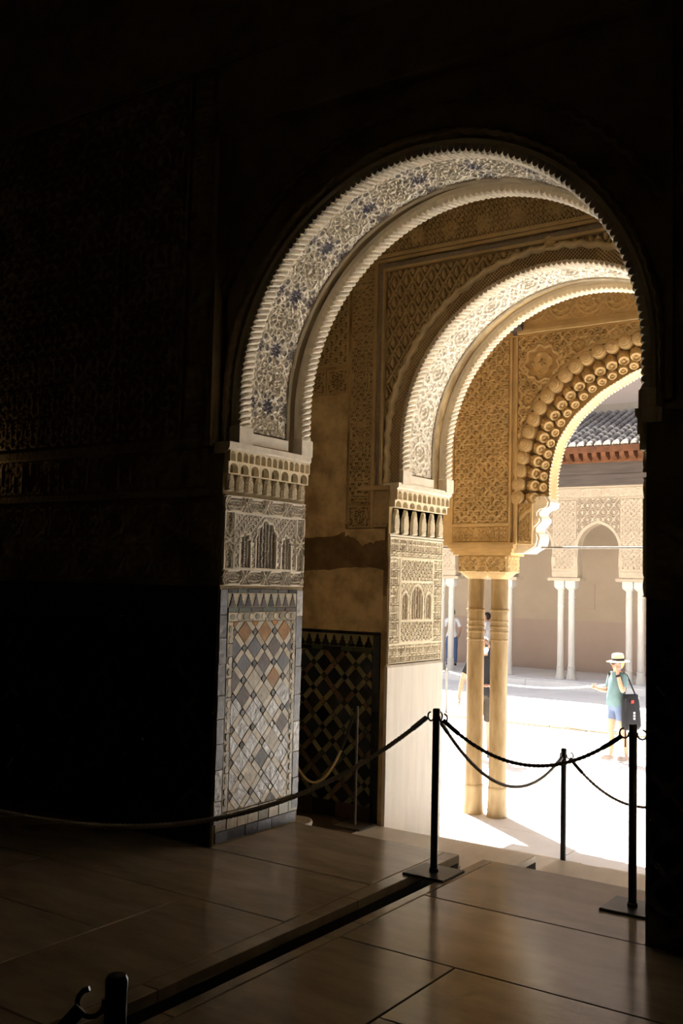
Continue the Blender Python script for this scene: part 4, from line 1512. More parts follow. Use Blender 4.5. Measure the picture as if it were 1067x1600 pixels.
apanel('carved_spandrel', -4.437, 2 * XC + 4.437, 2.60, 4.368, lambda u, v: spandrel(u - 4.437 - XC + 0.0, v + 2.60), 0.026, 0.0082,
       maskf=lambda u, v: outer_mask(u - 4.437 - XC, v + 2.60), tintf=gold_ground)
for s in (-1, 1):
    x0, x1 = (-4.437, -4.29) if s < 0 else (2 * XC + 4.29, 2 * XC + 4.437)
    apanel('arched_panel', x0, x1, 2.172, 2.575, lambda u, v: np.maximum(0.7 * spirals(u, v, 0.06, 0.3), ln(np.hypot((u if s > 0 else 0.147 - u) * 1.3 - 0.0, v * 0.8 - 0.02) - 0.25, 0.018)), 0.016, 0.0075, y=YA0 + 0.02, tintf=gold_ground)
# cornice and frieze above the arch
for z0, z1, d, x0 in ((4.372, 4.392, 0.015, -5.24), (4.395, 4.435, 0.06, -4.44), (4.437, 4.475, 0.045, -4.42)):
    MB().box(x0, 2 * XC - x0, YA0 - d, YA0 + 0.01, z0, z1).build('arcade_cornice', 'stucco_gold', walla)


def roundels(u, v):
    per = 0.30
    a, b = ((u / per) % 1 - 0.5) * per, v - 0.17
    r, t = np.hypot(a, b), np.arctan2(b, a)
    h = 0.6 * spirals(u, v, 0.06, 0.3)
    h = np.where(r < 0.115, np.maximum(0.75 * sst(0, 0.5, np.cos(8 * t + 40 * r)), ln(r - 0.06, 0.008)), h)
    return np.maximum(h, ln(r - 0.12, 0.012))


apanel('carved_frieze', -4.40, 2 * XC + 4.40, 4.48, 4.86, roundels, 0.012, 0.0085, y=YA0 - 0.035)
MB().box(-4.41, 2 * XC + 4.41, YA0 - 0.033, YA0 + 0.01, 4.476, 4.90).build('frieze_bed', 'stucco_gold', walla)
for s in (-1, 1):
    bx = XC + s * 1.50
    pts = [(bx - 0.06, YA0 - 0.16, 4.62), (bx - 0.06, YA0 - 0.16, 4.50), (bx - 0.06, YA0 - 0.02, 4.40), (bx - 0.06, YA0 + 0.01, 4.40), (bx - 0.06, YA0 + 0.01, 4.62)]
    MB().prism(pts, (0.12, 0, 0)).build('beam_end', 'wood_dark', walla)
# tiled eave on the court side (above the view)
o = MB().box(-14.5, 8.6, YA0 - 0.2, YA1 + 0.75, 5.6, 5.75).build('roof_gallery', 'wood_dark')
tag(o, 'timber eave of the near gallery above the arches', 'roof', kind='structure')

# ---------------------------------------------------------------- columns


def column_thing(x, y, z, h_shaft, r, label, group, m, seg=24, near=True, capz=0.26, capw=0.31):
    t = empty('marble_column', (x, y, z))
    tag(t, label, 'column', group)
    b = [(r * 1.16, 0), (r * 1.18, 0.02), (r * 1.10, 0.05), (r * 1.14, 0.075), (r * 1.06, 0.10), (r * 1.05, 0.28), (r * 1.09, 0.295), (r * 1.03, 0.315)] if near else \
        [(r * 1.55, 0), (r * 1.55, 0.05), (r * 1.30, 0.09), (r * 1.36, 0.13), (r * 1.15, 0.18), (r * 1.15, 0.30), (r * 1.22, 0.32), (r * 1.03, 0.34)]
    auto_smooth(MB().lathe(b, seg).build('base', m, t), 50)
    zr = h_shaft - 0.70 if near else h_shaft - 0.50
    auto_smooth(MB().lathe([(r * 1.0, b[-1][1] - 0.004), (r * 0.985, zr)], seg).build('shaft', m, t), 50)
    pr = []
    zz = zr
    pr.append((r * 0.985, zz))
    for gap, rr in (((0.04, 1.05), (0.09, 1.05), (0.055, 1.05), (0.06, 1.05), (0.12, 1.13)) if near else ((0.05, 1.08), (0.10, 1.08), (0.15, 1.15))):
        zz += gap
        pr += [(r * 0.985, zz - 0.012), (r * rr, zz - 0.008), (r * rr, zz + 0.008), (r * 0.985, zz + 0.012)]
    pr.append((r * 0.985, h_shaft + 0.01))
    auto_smooth(MB().lathe(pr, seg).build('collar_rings', m, t), 30)
    # capital: round below, square block above
    cm = 'stucco_gold' if near else m
    mb = MB()
    rows = []
    K = 24
    for kk in range(9):
        f = kk / 8
        zz = h_shaft + capz * f
        hw = capw / 2
        ring = []
        for i in range(K):
            a = 2 * PI * i / K
            c_, s_ = math.cos(a), math.sin(a)
            circ = r * (1.0 + 0.35 * f)
            sq = hw / max(abs(c_), abs(s_))
            sq = min(sq, hw * 1.30)
            w = min(1, max(0, (f - 0.05) / 0.30)) ** 0.6
            rad = circ * (1 - w) + sq * w
            rad *= 1 + 0.03 * math.cos(8 * a) * math.sin(PI * f)
            ring.append((rad * c_, rad * s_, zz))
        rows.append(ring)
    for ring in rows:
        mb.v += ring
    for kk in range(8):
        for i in range(K):
            j = (i + 1) % K
            mb.f.append((kk * K + i, kk * K + j, (kk + 1) * K + j, (kk + 1) * K + i))
    mb.f.append(tuple(8 * K + i for i in range(K)))
    mb.f.append(tuple(range(K))[::-1])
    cap = auto_smooth(mb.build('capital', cm, t), 30)
    if near:
        def capf(u, v):
            return np.maximum(0.9 * spirals(u - capw / 2, v, 0.085, 0.28), ln(np.hypot(u - capw / 2, v - 0.10) - 0.09, 0.012))
        for (O, U, N) in (((-capw / 2 + 0.006, -capw / 2 - 0.001, h_shaft + 0.07), (1, 0, 0), (0, -1, 0)), ((capw / 2 + 0.001, -capw / 2 + 0.006, h_shaft + 0.07), (0, 1, 0), (1, 0, 0))):
            relief_plane('capital_carving', O, U, (0, 0, 1), N, capw - 0.012, capz - 0.075, capf, 0.012, 0.0075, 'stucco_gold', cap, back=0.01)
    return t


grp = 'paired columns of the near arcade'
HS = 2.53
for px, lab in ((-5.00, 'left of the two golden marble columns with ringed collars standing before the court'), (-4.72, 'right of the two golden marble columns with ringed collars standing before the court'),
                (-1.16, 'golden marble column of the pair hidden behind the dark doorway edge, inner one'), (-0.88, 'golden marble column of the pair hidden behind the dark doorway edge, outer one')):
    column_thing(px, 9.90, ZG, HS, 0.094, lab, grp, 'marble_column')
for cx in (-4.86, -1.02):
    for z0, z1, e in ((2.035, 2.065, 0.01), (2.065, 2.105, 0.03), (2.105, 2.150, 0.055)):
        MB().box(cx - 0.335 - e, cx + 0.335 + e, YA0 + 0.02 - e, YA1 - 0.02 + e, z0, z1).build('abacus', 'stucco_gold', walla)
auto_smooth(MB().tube([(-14, 9.93, 2.125), (8, 9.93, 2.125)], 0.011, 8).build('tie_rod', 'grey_metal', walla), 60)

# ================================================================== far arcade across the court
FP = [-17.80, -15.92, -14.04, -12.20, -10.36, -8.47, -6.60, -4.72, -2.84]
wf = MB()
for k in range(len(FP) - 1):
    c = (FP[k] + FP[k + 1]) / 2
    hw = 0.565
    pr = [(c - hw, 1.98), (c - hw, 2.78)]
    for i in range(1, 20):
        t = i / 20
        a = PI - PI * t
        dx = hw * math.cos(a)
        dz = 0.60 * math.sin(a) + 0.06 * (1 - abs(2 * t - 1)) ** 3
        pr.append((c + dx, 2.78 + dz))
    pr += [(c + hw, 2.78), (c + hw, 1.98)]
    arch_wall(wf, FP[k], FP[k + 1], 1.98, 4.45, YF - 0.17, YF + 0.17, pr)
wallf = wf.build('wall_far', 'stucco_far')
tag(wallf, 'beige carved arcade on white paired columns across the court', 'wall', kind='structure')
for k in range(1, len(FP) - 1):
    x = FP[k]
    relief_plane('carved_pier', (x - 0.355, YF - 0.17, 2.2), (1, 0, 0), (0, 0, 1), NF, 0.71, 1.90, lambda u, v: np.maximum(spirals(u, v, 0.15, 0.34), ln(np.minimum(u, 0.71 - u) - 0.03, 0.02)), 0.022, 0.0175, 'stucco_far', wallf, tintf=lambda u, v, h: 0.25 * (h < 0.3))  # recesses coloured darker to keep the far carving readable
    relief_plane('inscription_band', (x - 0.37, YF - 0.17, 1.985), (1, 0, 0), (0, 0, 1), NF, 0.74, 0.20, lambda u, v: inscription(u, v, 0.2, 4, upright=True), 0.012, 0.02, 'stucco_far', wallf)
    MB().box(x - 0.46, x + 0.46, YF - 0.21, YF + 0.21, 1.90, 1.98).build('abacus', 'stucco_far', wallf)
for k in range(len(FP) - 1):
    c = (FP[k] + FP[k + 1]) / 2

    def smask(u, v):
        a, z = u - 0.58, v + 2.8
        return np.hypot(a, (z - 2.78) * 0.90) > 0.64
    relief_plane('lozenge_spandrel', (c - 0.58, YF - 0.172, 2.8), (1, 0, 0), (0, 0, 1), NF, 1.16, 1.32, lambda u, v: ogee_net(u - 0.58, v, 0.29, 0.38), 0.04, 0.0155, 'stucco_far', wallf, maskf=smask, tintf=lambda u, v, h: 0.55 * (h < 0.3))  # low parts of the net coloured darker to stay readable
    # plain raised archivolt
    P = np.empty((25, 2, 3))
    for i in range(25):
        a = PI - PI * i / 24
        for q, rr in enumerate((0.0, 0.075)):
            P[i, q] = (c + (0.565 + rr) * math.cos(a), YF - 0.195, 2.78 + (0.61 + rr) * math.sin(a) + (0.06 * max(0, 1 - abs(2 * i / 24 - 1)) ** 3))
    link('archivolt', grid_mesh('archivolt', P, flip=True), 'stucco_far', wallf)
    for s in (-1, 1):
        MB().box(c + s * 0.62 - 0.06, c + s * 0.62 + 0.06, YF - 0.2, YF + 0.2, 2.30, 2.55).build('impost', 'stucco_far', wallf)
relief_plane('inscription_frieze', (FP[0], YF - 0.172, 4.14), (1, 0, 0), (0, 0, 1), NF, FP[-1] - FP[0], 0.28, lambda u, v: inscription(u, v, 0.28, 15, upright=True), 0.022, 0.02, 'stucco_far', wallf, tintf=lambda u, v, h: 0.3 * (h < 0.3))  # ground between the letters coloured darker to stay readable
for z0, z1, d in ((4.115, 4.14, 0.19), (4.42, 4.45, 0.20)):
    MB().box(FP[0], FP[-1], YF - d, YF, z0, z1).build('frieze_moulding', 'stucco_far', wallf)
bm_ = MB().box(FP[0], FP[-1], YF - 0.24, YF + 0.17, 4.45, 4.76).build('timber_beam', 'wood_dark', wallf)
MB().box(FP[0], FP[-1], YF - 0.29, YF + 0.17, 4.765, 5.05).build('timber_beam', 'wood_dark', wallf)
MB().box(FP[0], FP[-1], YF - 0.33, YF + 0.1, 5.03, 5.06).build('timber_beam', 'wood_dark', wallf)
me = None
x = FP[0] + 0.1
while x < FP[-1]:
    pts = [(0, YF - 0.25, 5.06), (0, YF - 0.62, 5.10), (0, YF - 0.78, 5.17), (0, YF - 0.86, 5.28), (0, YF - 0.86, 5.36), (0, YF, 5.40), (0, YF, 5.06)]
    if me is None:
        me = MB().prism(pts, (0.13, 0, 0)).mesh('rafter_end')
        me.materials.append(MATS['wood_eave'])
    o = link('rafter_end', me, None, wallf)
    o.location = (x, 0, 0)
    x += 0.245
MB().box(FP[0], FP[-1], YF - 0.50, YF - 0.2, 5.06, 5.40).build('eave_board', 'wood_eave', wallf)

MB().box(FP[0], FP[-1], 24.93, 24.965, 5.25, 5.415).build('eave_fascia', 'wood_eave', wallf)
labs = {1: 'outer left', 2: 'leftmost visible', 3: 'hidden', 4: 'middle', 5: 'right'}
for k in range(2, 6):
    x = FP[k]
    for s, nm in ((-0.155, 'left'), (0.155, 'right')):
        if k == 3:
            lab = 'white far column of the pair behind the near golden columns, %s one' % nm
        elif k == 2:
            lab = 'white far column of the pair beside the second jamb, %s one, person behind' % nm
        elif k == 4:
            lab = 'white far column of the pair left of the woman in the hat, %s one' % nm
        else:
            lab = 'white far column of the pair behind the woman in the hat, %s one' % nm
        column_thing(x + s, YF, ZG, 2.40, 0.088, lab, 'paired columns of the far arcade', 'marble_white', 18, False, 0.25, 0.30)
for k in (0, 1, 6, 7, 8):
    pass
o = MB().box(-26, 12, 28.6, 29.0, -0.8, 7.2).build('wall_far_gallery', 'plaster_beige')
tag(o, 'smooth beige rear wall of the far gallery', 'wall', kind='structure')
MB().box(-26, 12, 28.585, 28.6, -0.75, 0.74).build('wall_dado', 'plaster_pink', o)
MB().box(-26, 12, 28.575, 28.6, 0.74, 1.02).build('wall_band', 'plaster_beige', o)
for (x0, x1, z0, z1) in ((-11.62, -10.55, 1.10, 1.12), (-11.62, -10.55, 1.83, 1.85), (-11.62, -11.60, 1.10, 1.85), (-10.57, -10.55, 1.10, 1.85)):
    MB().box(x0, x1, 28.59, 28.6, z0, z1).build('panel_edge', 'plaster_pink', o)
o = MB().box(FP[0], FP[-1], YF + 0.1, 28.6, 4.45, 4.6).build('ceiling_far_gallery', 'wood_ceiling')
tag(o, 'timber ceiling of the far gallery', 'ceiling', kind='structure')
o = MB().box(-26, 12, 29.0, 29.6, 5.0, 16).build('wall_upper', 'plaster_upper')
tag(o, 'plain pinkish wall rising above the tiled roof', 'wall', kind='structure')

# ---- roof of barrel tiles
RA, RB = Vector((0, 24.98, 5.42)), Vector((0, 28.75, 6.98))
rd = (RB - RA).normalized()
rn = Vector((0, -rd.z, rd.y))
roof = MB()
roof.prism([(-26, 24.98, 5.40), (-26, 28.75, 6.96), (-26, 28.75, 6.86), (-26, 25.0, 5.30)][::-1], (36, 0, 0))
roof = roof.build('roof_far', 'roof_tile')
tag(roof, 'grey barrel-tiled roof over the far arcade', 'roof', kind='structure')


def barrel(r0, r1, L, th=0.016):
    mb = MB()
    n = 8
    for (yy, rr) in ((0, r0), (L, r1)):
        for q in (rr, rr - th):
            for i in range(n + 1):
                a = PI * i / n
                mb.v.append((q * math.cos(a), yy, q * math.sin(a) * 0.95))
    m = n + 1
    for i in range(n):
        mb.f.append((i, i + 1, 2 * m + i + 1, 2 * m + i))
        mb.f.append((m + i, 3 * m + i, 3 * m + i + 1, m + i + 1))
        mb.f.append((i, m + i, m + i + 1, i + 1))
    return mb


RL = (RB - RA).length
NC, PITCHX, EXP = 13, 0.236, 0.292
bme = barrel(0.092, 0.074, 0.34).mesh('roof_tile')
bme.flip_normals()
auto = bme.materials.append(MATS['roof_tile'])
Rm = Matrix((Vector((1, 0, 0)), rd, rn)).transposed().to_4x4()
mort = MB()
mort.v = [(0.088 * math.cos(PI * i / 10), 0.0, 0.084 * math.sin(PI * i / 10)) for i in range(11)] + [(0.088 * math.cos(PI * i / 10), 0.03, 0.084 * math.sin(PI * i / 10)) for i in range(11)]
mort.f = [tuple(range(11))] + [(i, i + 11, i + 12, i + 1) for i in range(10)]
mme = mort.mesh('mortar_plug')
mme.materials.append(MATS['roof_mortar'])
# pale mortar seam at the overlap, widened to colour in the tile's sunlit part
seam = barrel(0.095, 0.091, 0.10, 0.02).mesh('lit_mortar_seam')
seam.materials.append(MATS['roof_mortar'])
extra = MB()
for i in range(-30, 50):
    x = -9.4 + i * PITCHX
    near_ = -11.7 < x < -7.2
    if x < -20 or x > 2:
        continue
    for k in range(NC):
        p0 = RA + rd * (k * EXP) + rn * (0.012 + 0.010) + Vector((x, 0, 0))
        if near_:
            o = link('roof_tile', bme, None, roof)
            o.matrix_local = Matrix.Translation(p0) @ Rm @ Matrix.Rotation(random.uniform(-0.02, 0.02), 4, 'Z') @ Matrix.Rotation(0.05, 4, 'X')
            if k < 7 and (i * 7 + k * 3) % 5:
                q = link('lit_mortar_seam', seam, None, o)
                q.location = (0, -0.012, 0)
            if k == 0:
                q = link('mortar_plug', mme, None, o)
                q.location = (0, 0.012, 0)
        else:
            bq = barrel(0.092, 0.074, 0.34)
            mt = Matrix.Translation(p0) @ Rm
            nb = len(extra.v)
            extra.v += [tuple(mt @ Vector(v)) for v in bq.v]
            extra.f += [tuple(nb + a for a in f)[::-1] for f in bq.f]
o = extra.build('roof_tiles_beyond', 'roof_tile', roof)
o['kind'] = 'stuff'

# ================================================================== rope barriers


def stanchion(loc, h, r, label, m='black_metal', base=0.13, group=None, round_base=False, hooks=(0.0,), cap=True):
    t = empty('barrier_post', loc)
    tag(t, label, 'barrier post', group)
    if round_base:
        auto_smooth(MB().lathe([(base, 0), (base, 0.006), (base * 0.9, 0.014), (r * 1.4, 0.022)], 24).build('base_plate', m, t), 40)
    else:
        MB().cbox(-base, base, -base, base, 0, 0.014, 0.004).build('base_plate', m, t)
    auto_smooth(MB().lathe([(r * 1.25, 0.012), (r * 1.25, 0.03), (r, 0.035), (r, h - 0.02)], 18).build('pole', m, t), 40)
    auto_smooth(MB().lathe([(r * 1.02, h - 0.022), (r * 1.02, h - 0.008), (r * 0.8, h), (0.002, h + 0.001)], 18).build('cap', m, t), 40)
    for a in hooks:
        c = Vector((math.cos(a), math.sin(a), 0))
        pts = []
        for i in range(11):
            q = -0.3 + 1.55 * PI * i / 10
            pts.append(c * (r + 0.026 - 0.026 * math.cos(q)) + Vector((0, 0, h - 0.072 - 0.026 * math.sin(q) + 0.02)))
        auto_smooth(MB().tube(pts, 0.0055, 6).build('hook', m, t), 60)
    return t


def rope(name, A, B, sag, r, m, label, sleeves=True, twist=0.028, n=140, group=None):
    A, B = Vector(A), Vector(B)
    L = (B - A).length
    seg = 10
    s = np.linspace(0, 1, n)
    C_ = np.array([[*(A + (B - A) * t)] for t in s])
    C_[:, 2] -= 4 * sag * s * (1 - s)
    T_ = np.gradient(C_, axis=0)
    T_ /= np.linalg.norm(T_, axis=1)[:, None]
    side = np.cross(T_, [0, 0, 1.0])
    side /= np.linalg.norm(side, axis=1)[:, None]
    upv = np.cross(side, T_)
    th = np.linspace(0, 2 * PI, seg, endpoint=False)
    ph = 2 * PI * (s * L * (1 + 2 * sag * sag / L / L)) / twist
    rr = r * (1 + 0.16 * np.cos(2 * th[None, :] - ph[:, None]))
    P = C_[:, None, :] + rr[..., None] * (np.cos(th)[None, :, None] * side[:, None, :] + np.sin(th)[None, :, None] * upv[:, None, :])
    idx = np.arange(n * seg).reshape(n, seg)
    nx = np.roll(idx, -1, axis=1)
    F = np.stack([idx[:-1], nx[:-1], nx[1:], idx[1:]], -1).reshape(-1, 4)
    o = link(name, npmesh(name, P, F, True), m)
    tag(o, label, 'rope', group)
    if sleeves:
        for k0, k1 in ((0, int(n * 0.09 / max(L, 0.3)) + 2), (n - 3 - int(n * 0.09 / max(L, 0.3)), n - 1)):
            pts = [tuple(C_[i]) for i in range(k0, k1 + 1)]
            auto_smooth(MB().tube(pts, r * 1.3, 10).build('end_sleeve', 'black_metal', o), 60)
    return o


g1 = 'black barrier posts around the doorway'
stanchion((-2.925, 5.29, 0.0), 0.965, 0.022, 'black barrier post standing over the floor channel in the near archway', base=0.135, group=g1, hooks=(0.0, PI * 0.9, PI / 2))
stanchion((-1.775, 5.40, 0.0), 0.975, 0.022, 'black barrier post close to the right edge of the doorway', base=0.135, group=g1, hooks=(PI, 0.1))
stanchion((-2.97, 7.40, -0.50), 0.97, 0.022, 'black barrier post beyond the steps, base hidden behind the step edge', base=0.135, group=g1, hooks=(-PI / 2, 0.1))
stanchion((-1.425, 1.36, 0.0), 0.955, 0.021, 'black barrier post top with hook at the bottom left corner', base=0.135, group=g1, hooks=(PI + 0.6,))
stanchion((-3.70, 2.20, 0.0), 0.965, 0.022, 'black barrier post off the left edge carrying the long dark rope', base=0.135, group=g1, hooks=(PI / 2,))
stanchion((-1.85, 7.60, -0.50), 0.97, 0.022, 'black barrier post hidden behind the right side of the doorway', base=0.135, group=g1, hooks=(PI,))
stanchion((-4.50, 6.82, -0.25), 0.955, 0.011, 'thin brown metal post in the passage before the dark tiles', 'brown_metal', base=0.13, hooks=(PI,))
stanchion((-1.98, 0.42, 0.0), 0.955, 0.021, 'black barrier post below the lower left corner of the view', base=0.135, group=g1, hooks=(PI / 2,))
rope('barrier_rope', (-1.475, 1.32, 0.895), (-1.96, 0.47, 0.90), 0.25, 0.0105, 'rope_dark', 'dark rope dropping from the post at the bottom left corner', n=120)
rope('barrier_rope', (-2.985, 5.27, 0.905), (-3.685, 2.25, 0.90), 0.38, 0.0125, 'rope_dark', 'long dark rope sagging across the unlit hall at left', n=260)
rope('barrier_rope', (-2.88, 5.295, 0.90), (-1.838, 5.395, 0.905), 0.21, 0.0105, 'rope_dark', 'near dark rope hung between the two tall posts in the doorway', n=180)
rope('barrier_rope', (-2.925, 5.335, 0.89), (-2.97, 7.355, 0.405), 0.30, 0.0105, 'rope_dark', 'dark rope running out from the channel post down to the step post', n=200)
rope('barrier_rope', (-2.925, 7.41, 0.40), (-1.895, 7.59, 0.40), 0.31, 0.0105, 'rope_dark', 'thin rope sagging right from the post beyond the steps', n=160)
rope('barrier_rope', (-4.545, 6.82, 0.62), (-5.18, 6.66, 0.62), 0.56, 0.0105, 'rope_tan', 'tan rope looping down before the dark tiled dado', n=160)

stanchion((-9.98, 18.46, ZCT), 0.94, 0.02, 'grey barrier post in the court beside the second jamb', 'grey_metal', base=0.17, round_base=True, hooks=(0.0,))
stanchion((-6.475, 18.31, ZCT), 0.94, 0.02, 'dark barrier post in the court behind the woman', 'black_metal', base=0.17, round_base=True, hooks=(PI,))
stanchion((-6.31, 16.85, ZCT), 0.62, 0.012, 'slim white low post on the sunlit court floor', 'white_metal', base=0.16, round_base=True, hooks=(0.0,))
stanchion((-5.90, 18.23, ZCT), 0.70, 0.014, 'slim white post between the woman and the doorway edge', 'white_metal', base=0.16, round_base=True, hooks=(PI,))
rope('barrier_rope', (-9.93, 18.46, -0.08), (-6.52, 18.31, -0.08), 0.17, 0.014, 'rope_white', 'white rope across the shaded far side of the court', False, n=80)
rope('barrier_rope', (-10.03, 18.46, -0.08), (-13.2, 18.6, -0.08), 0.17, 0.014, 'rope_white', 'white rope leading left behind the second jamb', False, n=60)
rope('barrier_rope', (-6.28, 16.86, -0.40), (-5.93, 18.20, -0.32), 0.22, 0.008, 'rope_white', 'thin pale rope between the two slim white posts', False, n=60)

# ================================================================== people


def skin_mesh(name, joints, edges, m, parent, root, sub=2):
    """joints {key: (pos, radius or (rx, ry))}; one continuous surface grown along the edges"""
    keys = list(joints)
    me = bpy.data.meshes.new(name)
    me.from_pydata([joints[k][0] for k in keys], [(keys.index(a), keys.index(b)) for a, b in edges], [])
    o = bpy.data.objects.new(name, me)
    COL.objects.link(o)
    sk = o.modifiers.new('skin', 'SKIN')
    sk.use_smooth_shade = True
    sk.branch_smoothing = 0.4
    for i, k in enumerate(keys):
        r = joints[k][1]
        v = me.skin_vertices[0].data[i]
        v.radius = r if isinstance(r, tuple) else (r, r)
        v.use_root = (k == root)
    sb = o.modifiers.new('sub', 'SUBSURF')
    sb.levels = sub
    sb.render_levels = sub
    dg = bpy.context.evaluated_depsgraph_get()
    new = bpy.data.meshes.new_from_object(o.evaluated_get(dg))
    new.name = name
    bpy.data.objects.remove(o)
    bpy.data.meshes.remove(me)
    new.materials.clear()
    new.polygons.foreach_set('use_smooth', np.ones(len(new.polygons), dtype=bool))
    return link(name, new, m, parent)


def ellipsoid(name, c, r, m, parent, seg=16, rings_=10, cut=None, rot=None):
    mb = MB()
    prof = []
    for i in range(rings_ + 1):
        a = -PI / 2 + PI * i / rings_
        prof.append((max(0.002, math.cos(a)), math.sin(a)))
    mb.lathe(prof, seg)
    if cut:
        keep = []
        for f in mb.f:
            cc = sum((Vector(mb.v[i]) for i in f), Vector()) / len(f)
            if cut(cc):
                keep.append(f)
        mb.f = keep
    mb.v = [(v[0] * r[0], v[1] * r[1], v[2] * r[2]) for v in mb.v]
    o = mb.build(name, m, parent, True, loc=c)
    if rot:
        o.rotation_euler = rot
    return o


def person(loc, fwd, H, pose, look, label):
    """local x = facing, y = left, z = up, drawn for a 1.70 m figure and scaled"""
    t = empty('person', loc, math.atan2(fwd.y, fwd.x))
    t.scale = (H / 1.70,) * 3
    tag(t, label, 'person')
    J = {'pelvis': ((0, 0, 0.92), (0.13, 0.155)), 'waist': ((pose.get('belly', 0.0) * 0.6, 0, 1.06), (0.115 + pose.get('belly', 0) * 0.3, 0.14)), 'chest': ((0.0, 0, 1.26), (0.115, 0.155)),
         'collar': ((-0.01, 0, 1.40), (0.07, 0.10)), 'neck': ((0.0, 0, 1.47), 0.052), 'jaw': ((0.030, 0, 1.535), (0.070, 0.062)), 'skull': ((0.012, 0, 1.605), (0.090, 0.074)), 'crown': ((0.0, 0, 1.665), (0.060, 0.052))}
    E_ = [('pelvis', 'waist'), ('waist', 'chest'), ('chest', 'collar'), ('collar', 'neck'), ('neck', 'jaw'), ('jaw', 'skull'), ('skull', 'crown')]
    for k in ('pelvis', 'waist', 'chest'):
        J[k] = (J[k][0], tuple(q * pose.get('bulk', 1.0) for q in J[k][1]))
    for s, k in ((1, 'L'), (-1, 'R')):
        A = pose[k]
        J['sh' + k] = ((-0.01, s * 0.165, 1.385), 0.058)
        J['ua' + k] = (tuple((Vector((-0.01, s * 0.175, 1.37)) * 0.45 + Vector(A['elbow']) * 0.55)), 0.047)
        J['el' + k] = (A['elbow'], 0.039)
        J['fa' + k] = (tuple(Vector(A['elbow']) * 0.6 + Vector(A['wrist']) * 0.4), 0.040)
        J['wr' + k] = (A['wrist'], 0.027)
        J['pa' + k] = (A['palm'], (0.034, 0.026))
        E_ += [('collar', 'sh' + k), ('sh' + k, 'ua' + k), ('ua' + k, 'el' + k), ('el' + k, 'fa' + k), ('fa' + k, 'wr' + k), ('wr' + k, 'pa' + k)]
        pal, wr = Vector(A['palm']), Vector(A['wrist'])
        d = (pal - wr).normalized()
        sd = Vector(A.get('spread', (1, 0, 0)))
        sd = (sd - d * sd.dot(d)).normalized()
        cu = d.cross(sd).normalized() * A.get('curl', 1)
        for q, (off, ln_) in enumerate(((-0.030, 0.062), (-0.010, 0.074), (0.010, 0.070), (0.029, 0.055))):
            b = pal + sd * off + d * 0.030
            m1 = b + d * ln_ * 0.5 + cu * ln_ * 0.15
            e = m1 + d * ln_ * 0.36 + cu * ln_ * 0.35
            J['f%d%sa' % (q, k)] = (tuple(b), 0.0100)
            J['f%d%sb' % (q, k)] = (tuple(m1), 0.0095)
            J['f%d%sc' % (q, k)] = (tuple(e), 0.0080)
            E_ += [('pa' + k, 'f%d%sa' % (q, k)), ('f%d%sa' % (q, k), 'f%d%sb' % (q, k)), ('f%d%sb' % (q, k), 'f%d%sc' % (q, k))]
        tb = pal - d * 0.01 + sd * A.get('thumb', 1) * 0.042 + cu * 0.012
        te = tb + d * 0.045 + sd * A.get('thumb', 1) * 0.018 + cu * 0.02
        J['t' + k + 'a'] = (tuple(tb), 0.012)
        J['t' + k + 'b'] = (tuple(te), 0.009)
        E_ += [('pa' + k, 't' + k + 'a'), ('t' + k + 'a', 't' + k + 'b')]
        lx = pose['step'][k]
        J['hp' + k] = ((0.0, s * 0.088, 0.86), (0.098, 0.088))
        J['th' + k] = ((0.01 + lx * 0.25, s * 0.095, 0.68), (0.078, 0.074))
        J['kn' + k] = ((0.018 + lx * 0.55, s * 0.098, 0.47), 0.054)
        J['ca' + k] = ((-0.018 + lx * 0.75, s * 0.098, 0.34), 0.054)
        J['an' + k] = ((-0.015 + lx, s * 0.098, 0.09), 0.036)
        J['ft' + k] = ((0.06 + lx, s * 0.108, 0.045), (0.036, 0.034))
        J['to' + k] = ((0.145 + lx, s * 0.118, 0.034), (0.030, 0.022))
        E_ += [('pelvis', 'hp' + k), ('hp' + k, 'th' + k), ('th' + k, 'kn' + k), ('kn' + k, 'ca' + k), ('ca' + k, 'an' + k), ('an' + k, 'ft' + k), ('ft' + k, 'to' + k)]
    body = skin_mesh('body', J, E_, 'skin', t, 'pelvis')
    # clothes: shells that follow the body surface, cut cleanly at neckline, cuffs, waist and hems
    me = body.data
    nvt = len(me.vertices)
    co = np.empty(nvt * 3)
    no = np.empty(nvt * 3)
    me.vertices.foreach_get('co', co)
    me.vertex_normals.foreach_get('vector', no)
    co, no = co.reshape(-1, 3), no.reshape(-1, 3)
    dmin = np.full(nvt, 9.0)
    lab = np.zeros(nvt, int)
    par = np.zeros(nvt)
    for a, b in E_:
        pa, pb = np.array(J[a][0]), np.array(J[b][0])
        d = pb - pa
        tt = np.clip(((co - pa) @ d) / (d @ d), 0, 1)
        ds = np.linalg.norm(co - (pa + tt[:, None] * d), axis=1)
        ra, rb = (r if not isinstance(r, tuple) else max(r) for r in (J[a][1], J[b][1]))
        ds = ds / (ra + (rb - ra) * tt)
        # 1 torso, 2 upper arm, 3 forearm and hand, 4 leg, 5 head
        c = np.ones(nvt, int)
        if b[:2] in ('sh', 'ua'):
            c[:] = 2
        elif b[:2] == 'el':
            c = np.where(tt < 0.45, 2, 3)
        elif b[:2] in ('fa', 'wr', 'pa') or a[:2] == 'pa' or a[:2] in ('tL', 'tR') or (a[0] == 'f' and a[1].isdigit()):
            c[:] = 3
        elif b[:2] in ('hp', 'th', 'kn', 'ca', 'an', 'ft', 'to'):
            c[:] = 4
        elif b in ('jaw', 'skull', 'crown'):
            c[:] = 5
        m_ = ds < dmin
        dmin[m_] = ds[m_]
        lab[m_] = c[m_]
    hem = pose.get('hem', 0.88)
    arms = (lab == 3)
    long_ = look.get('long')
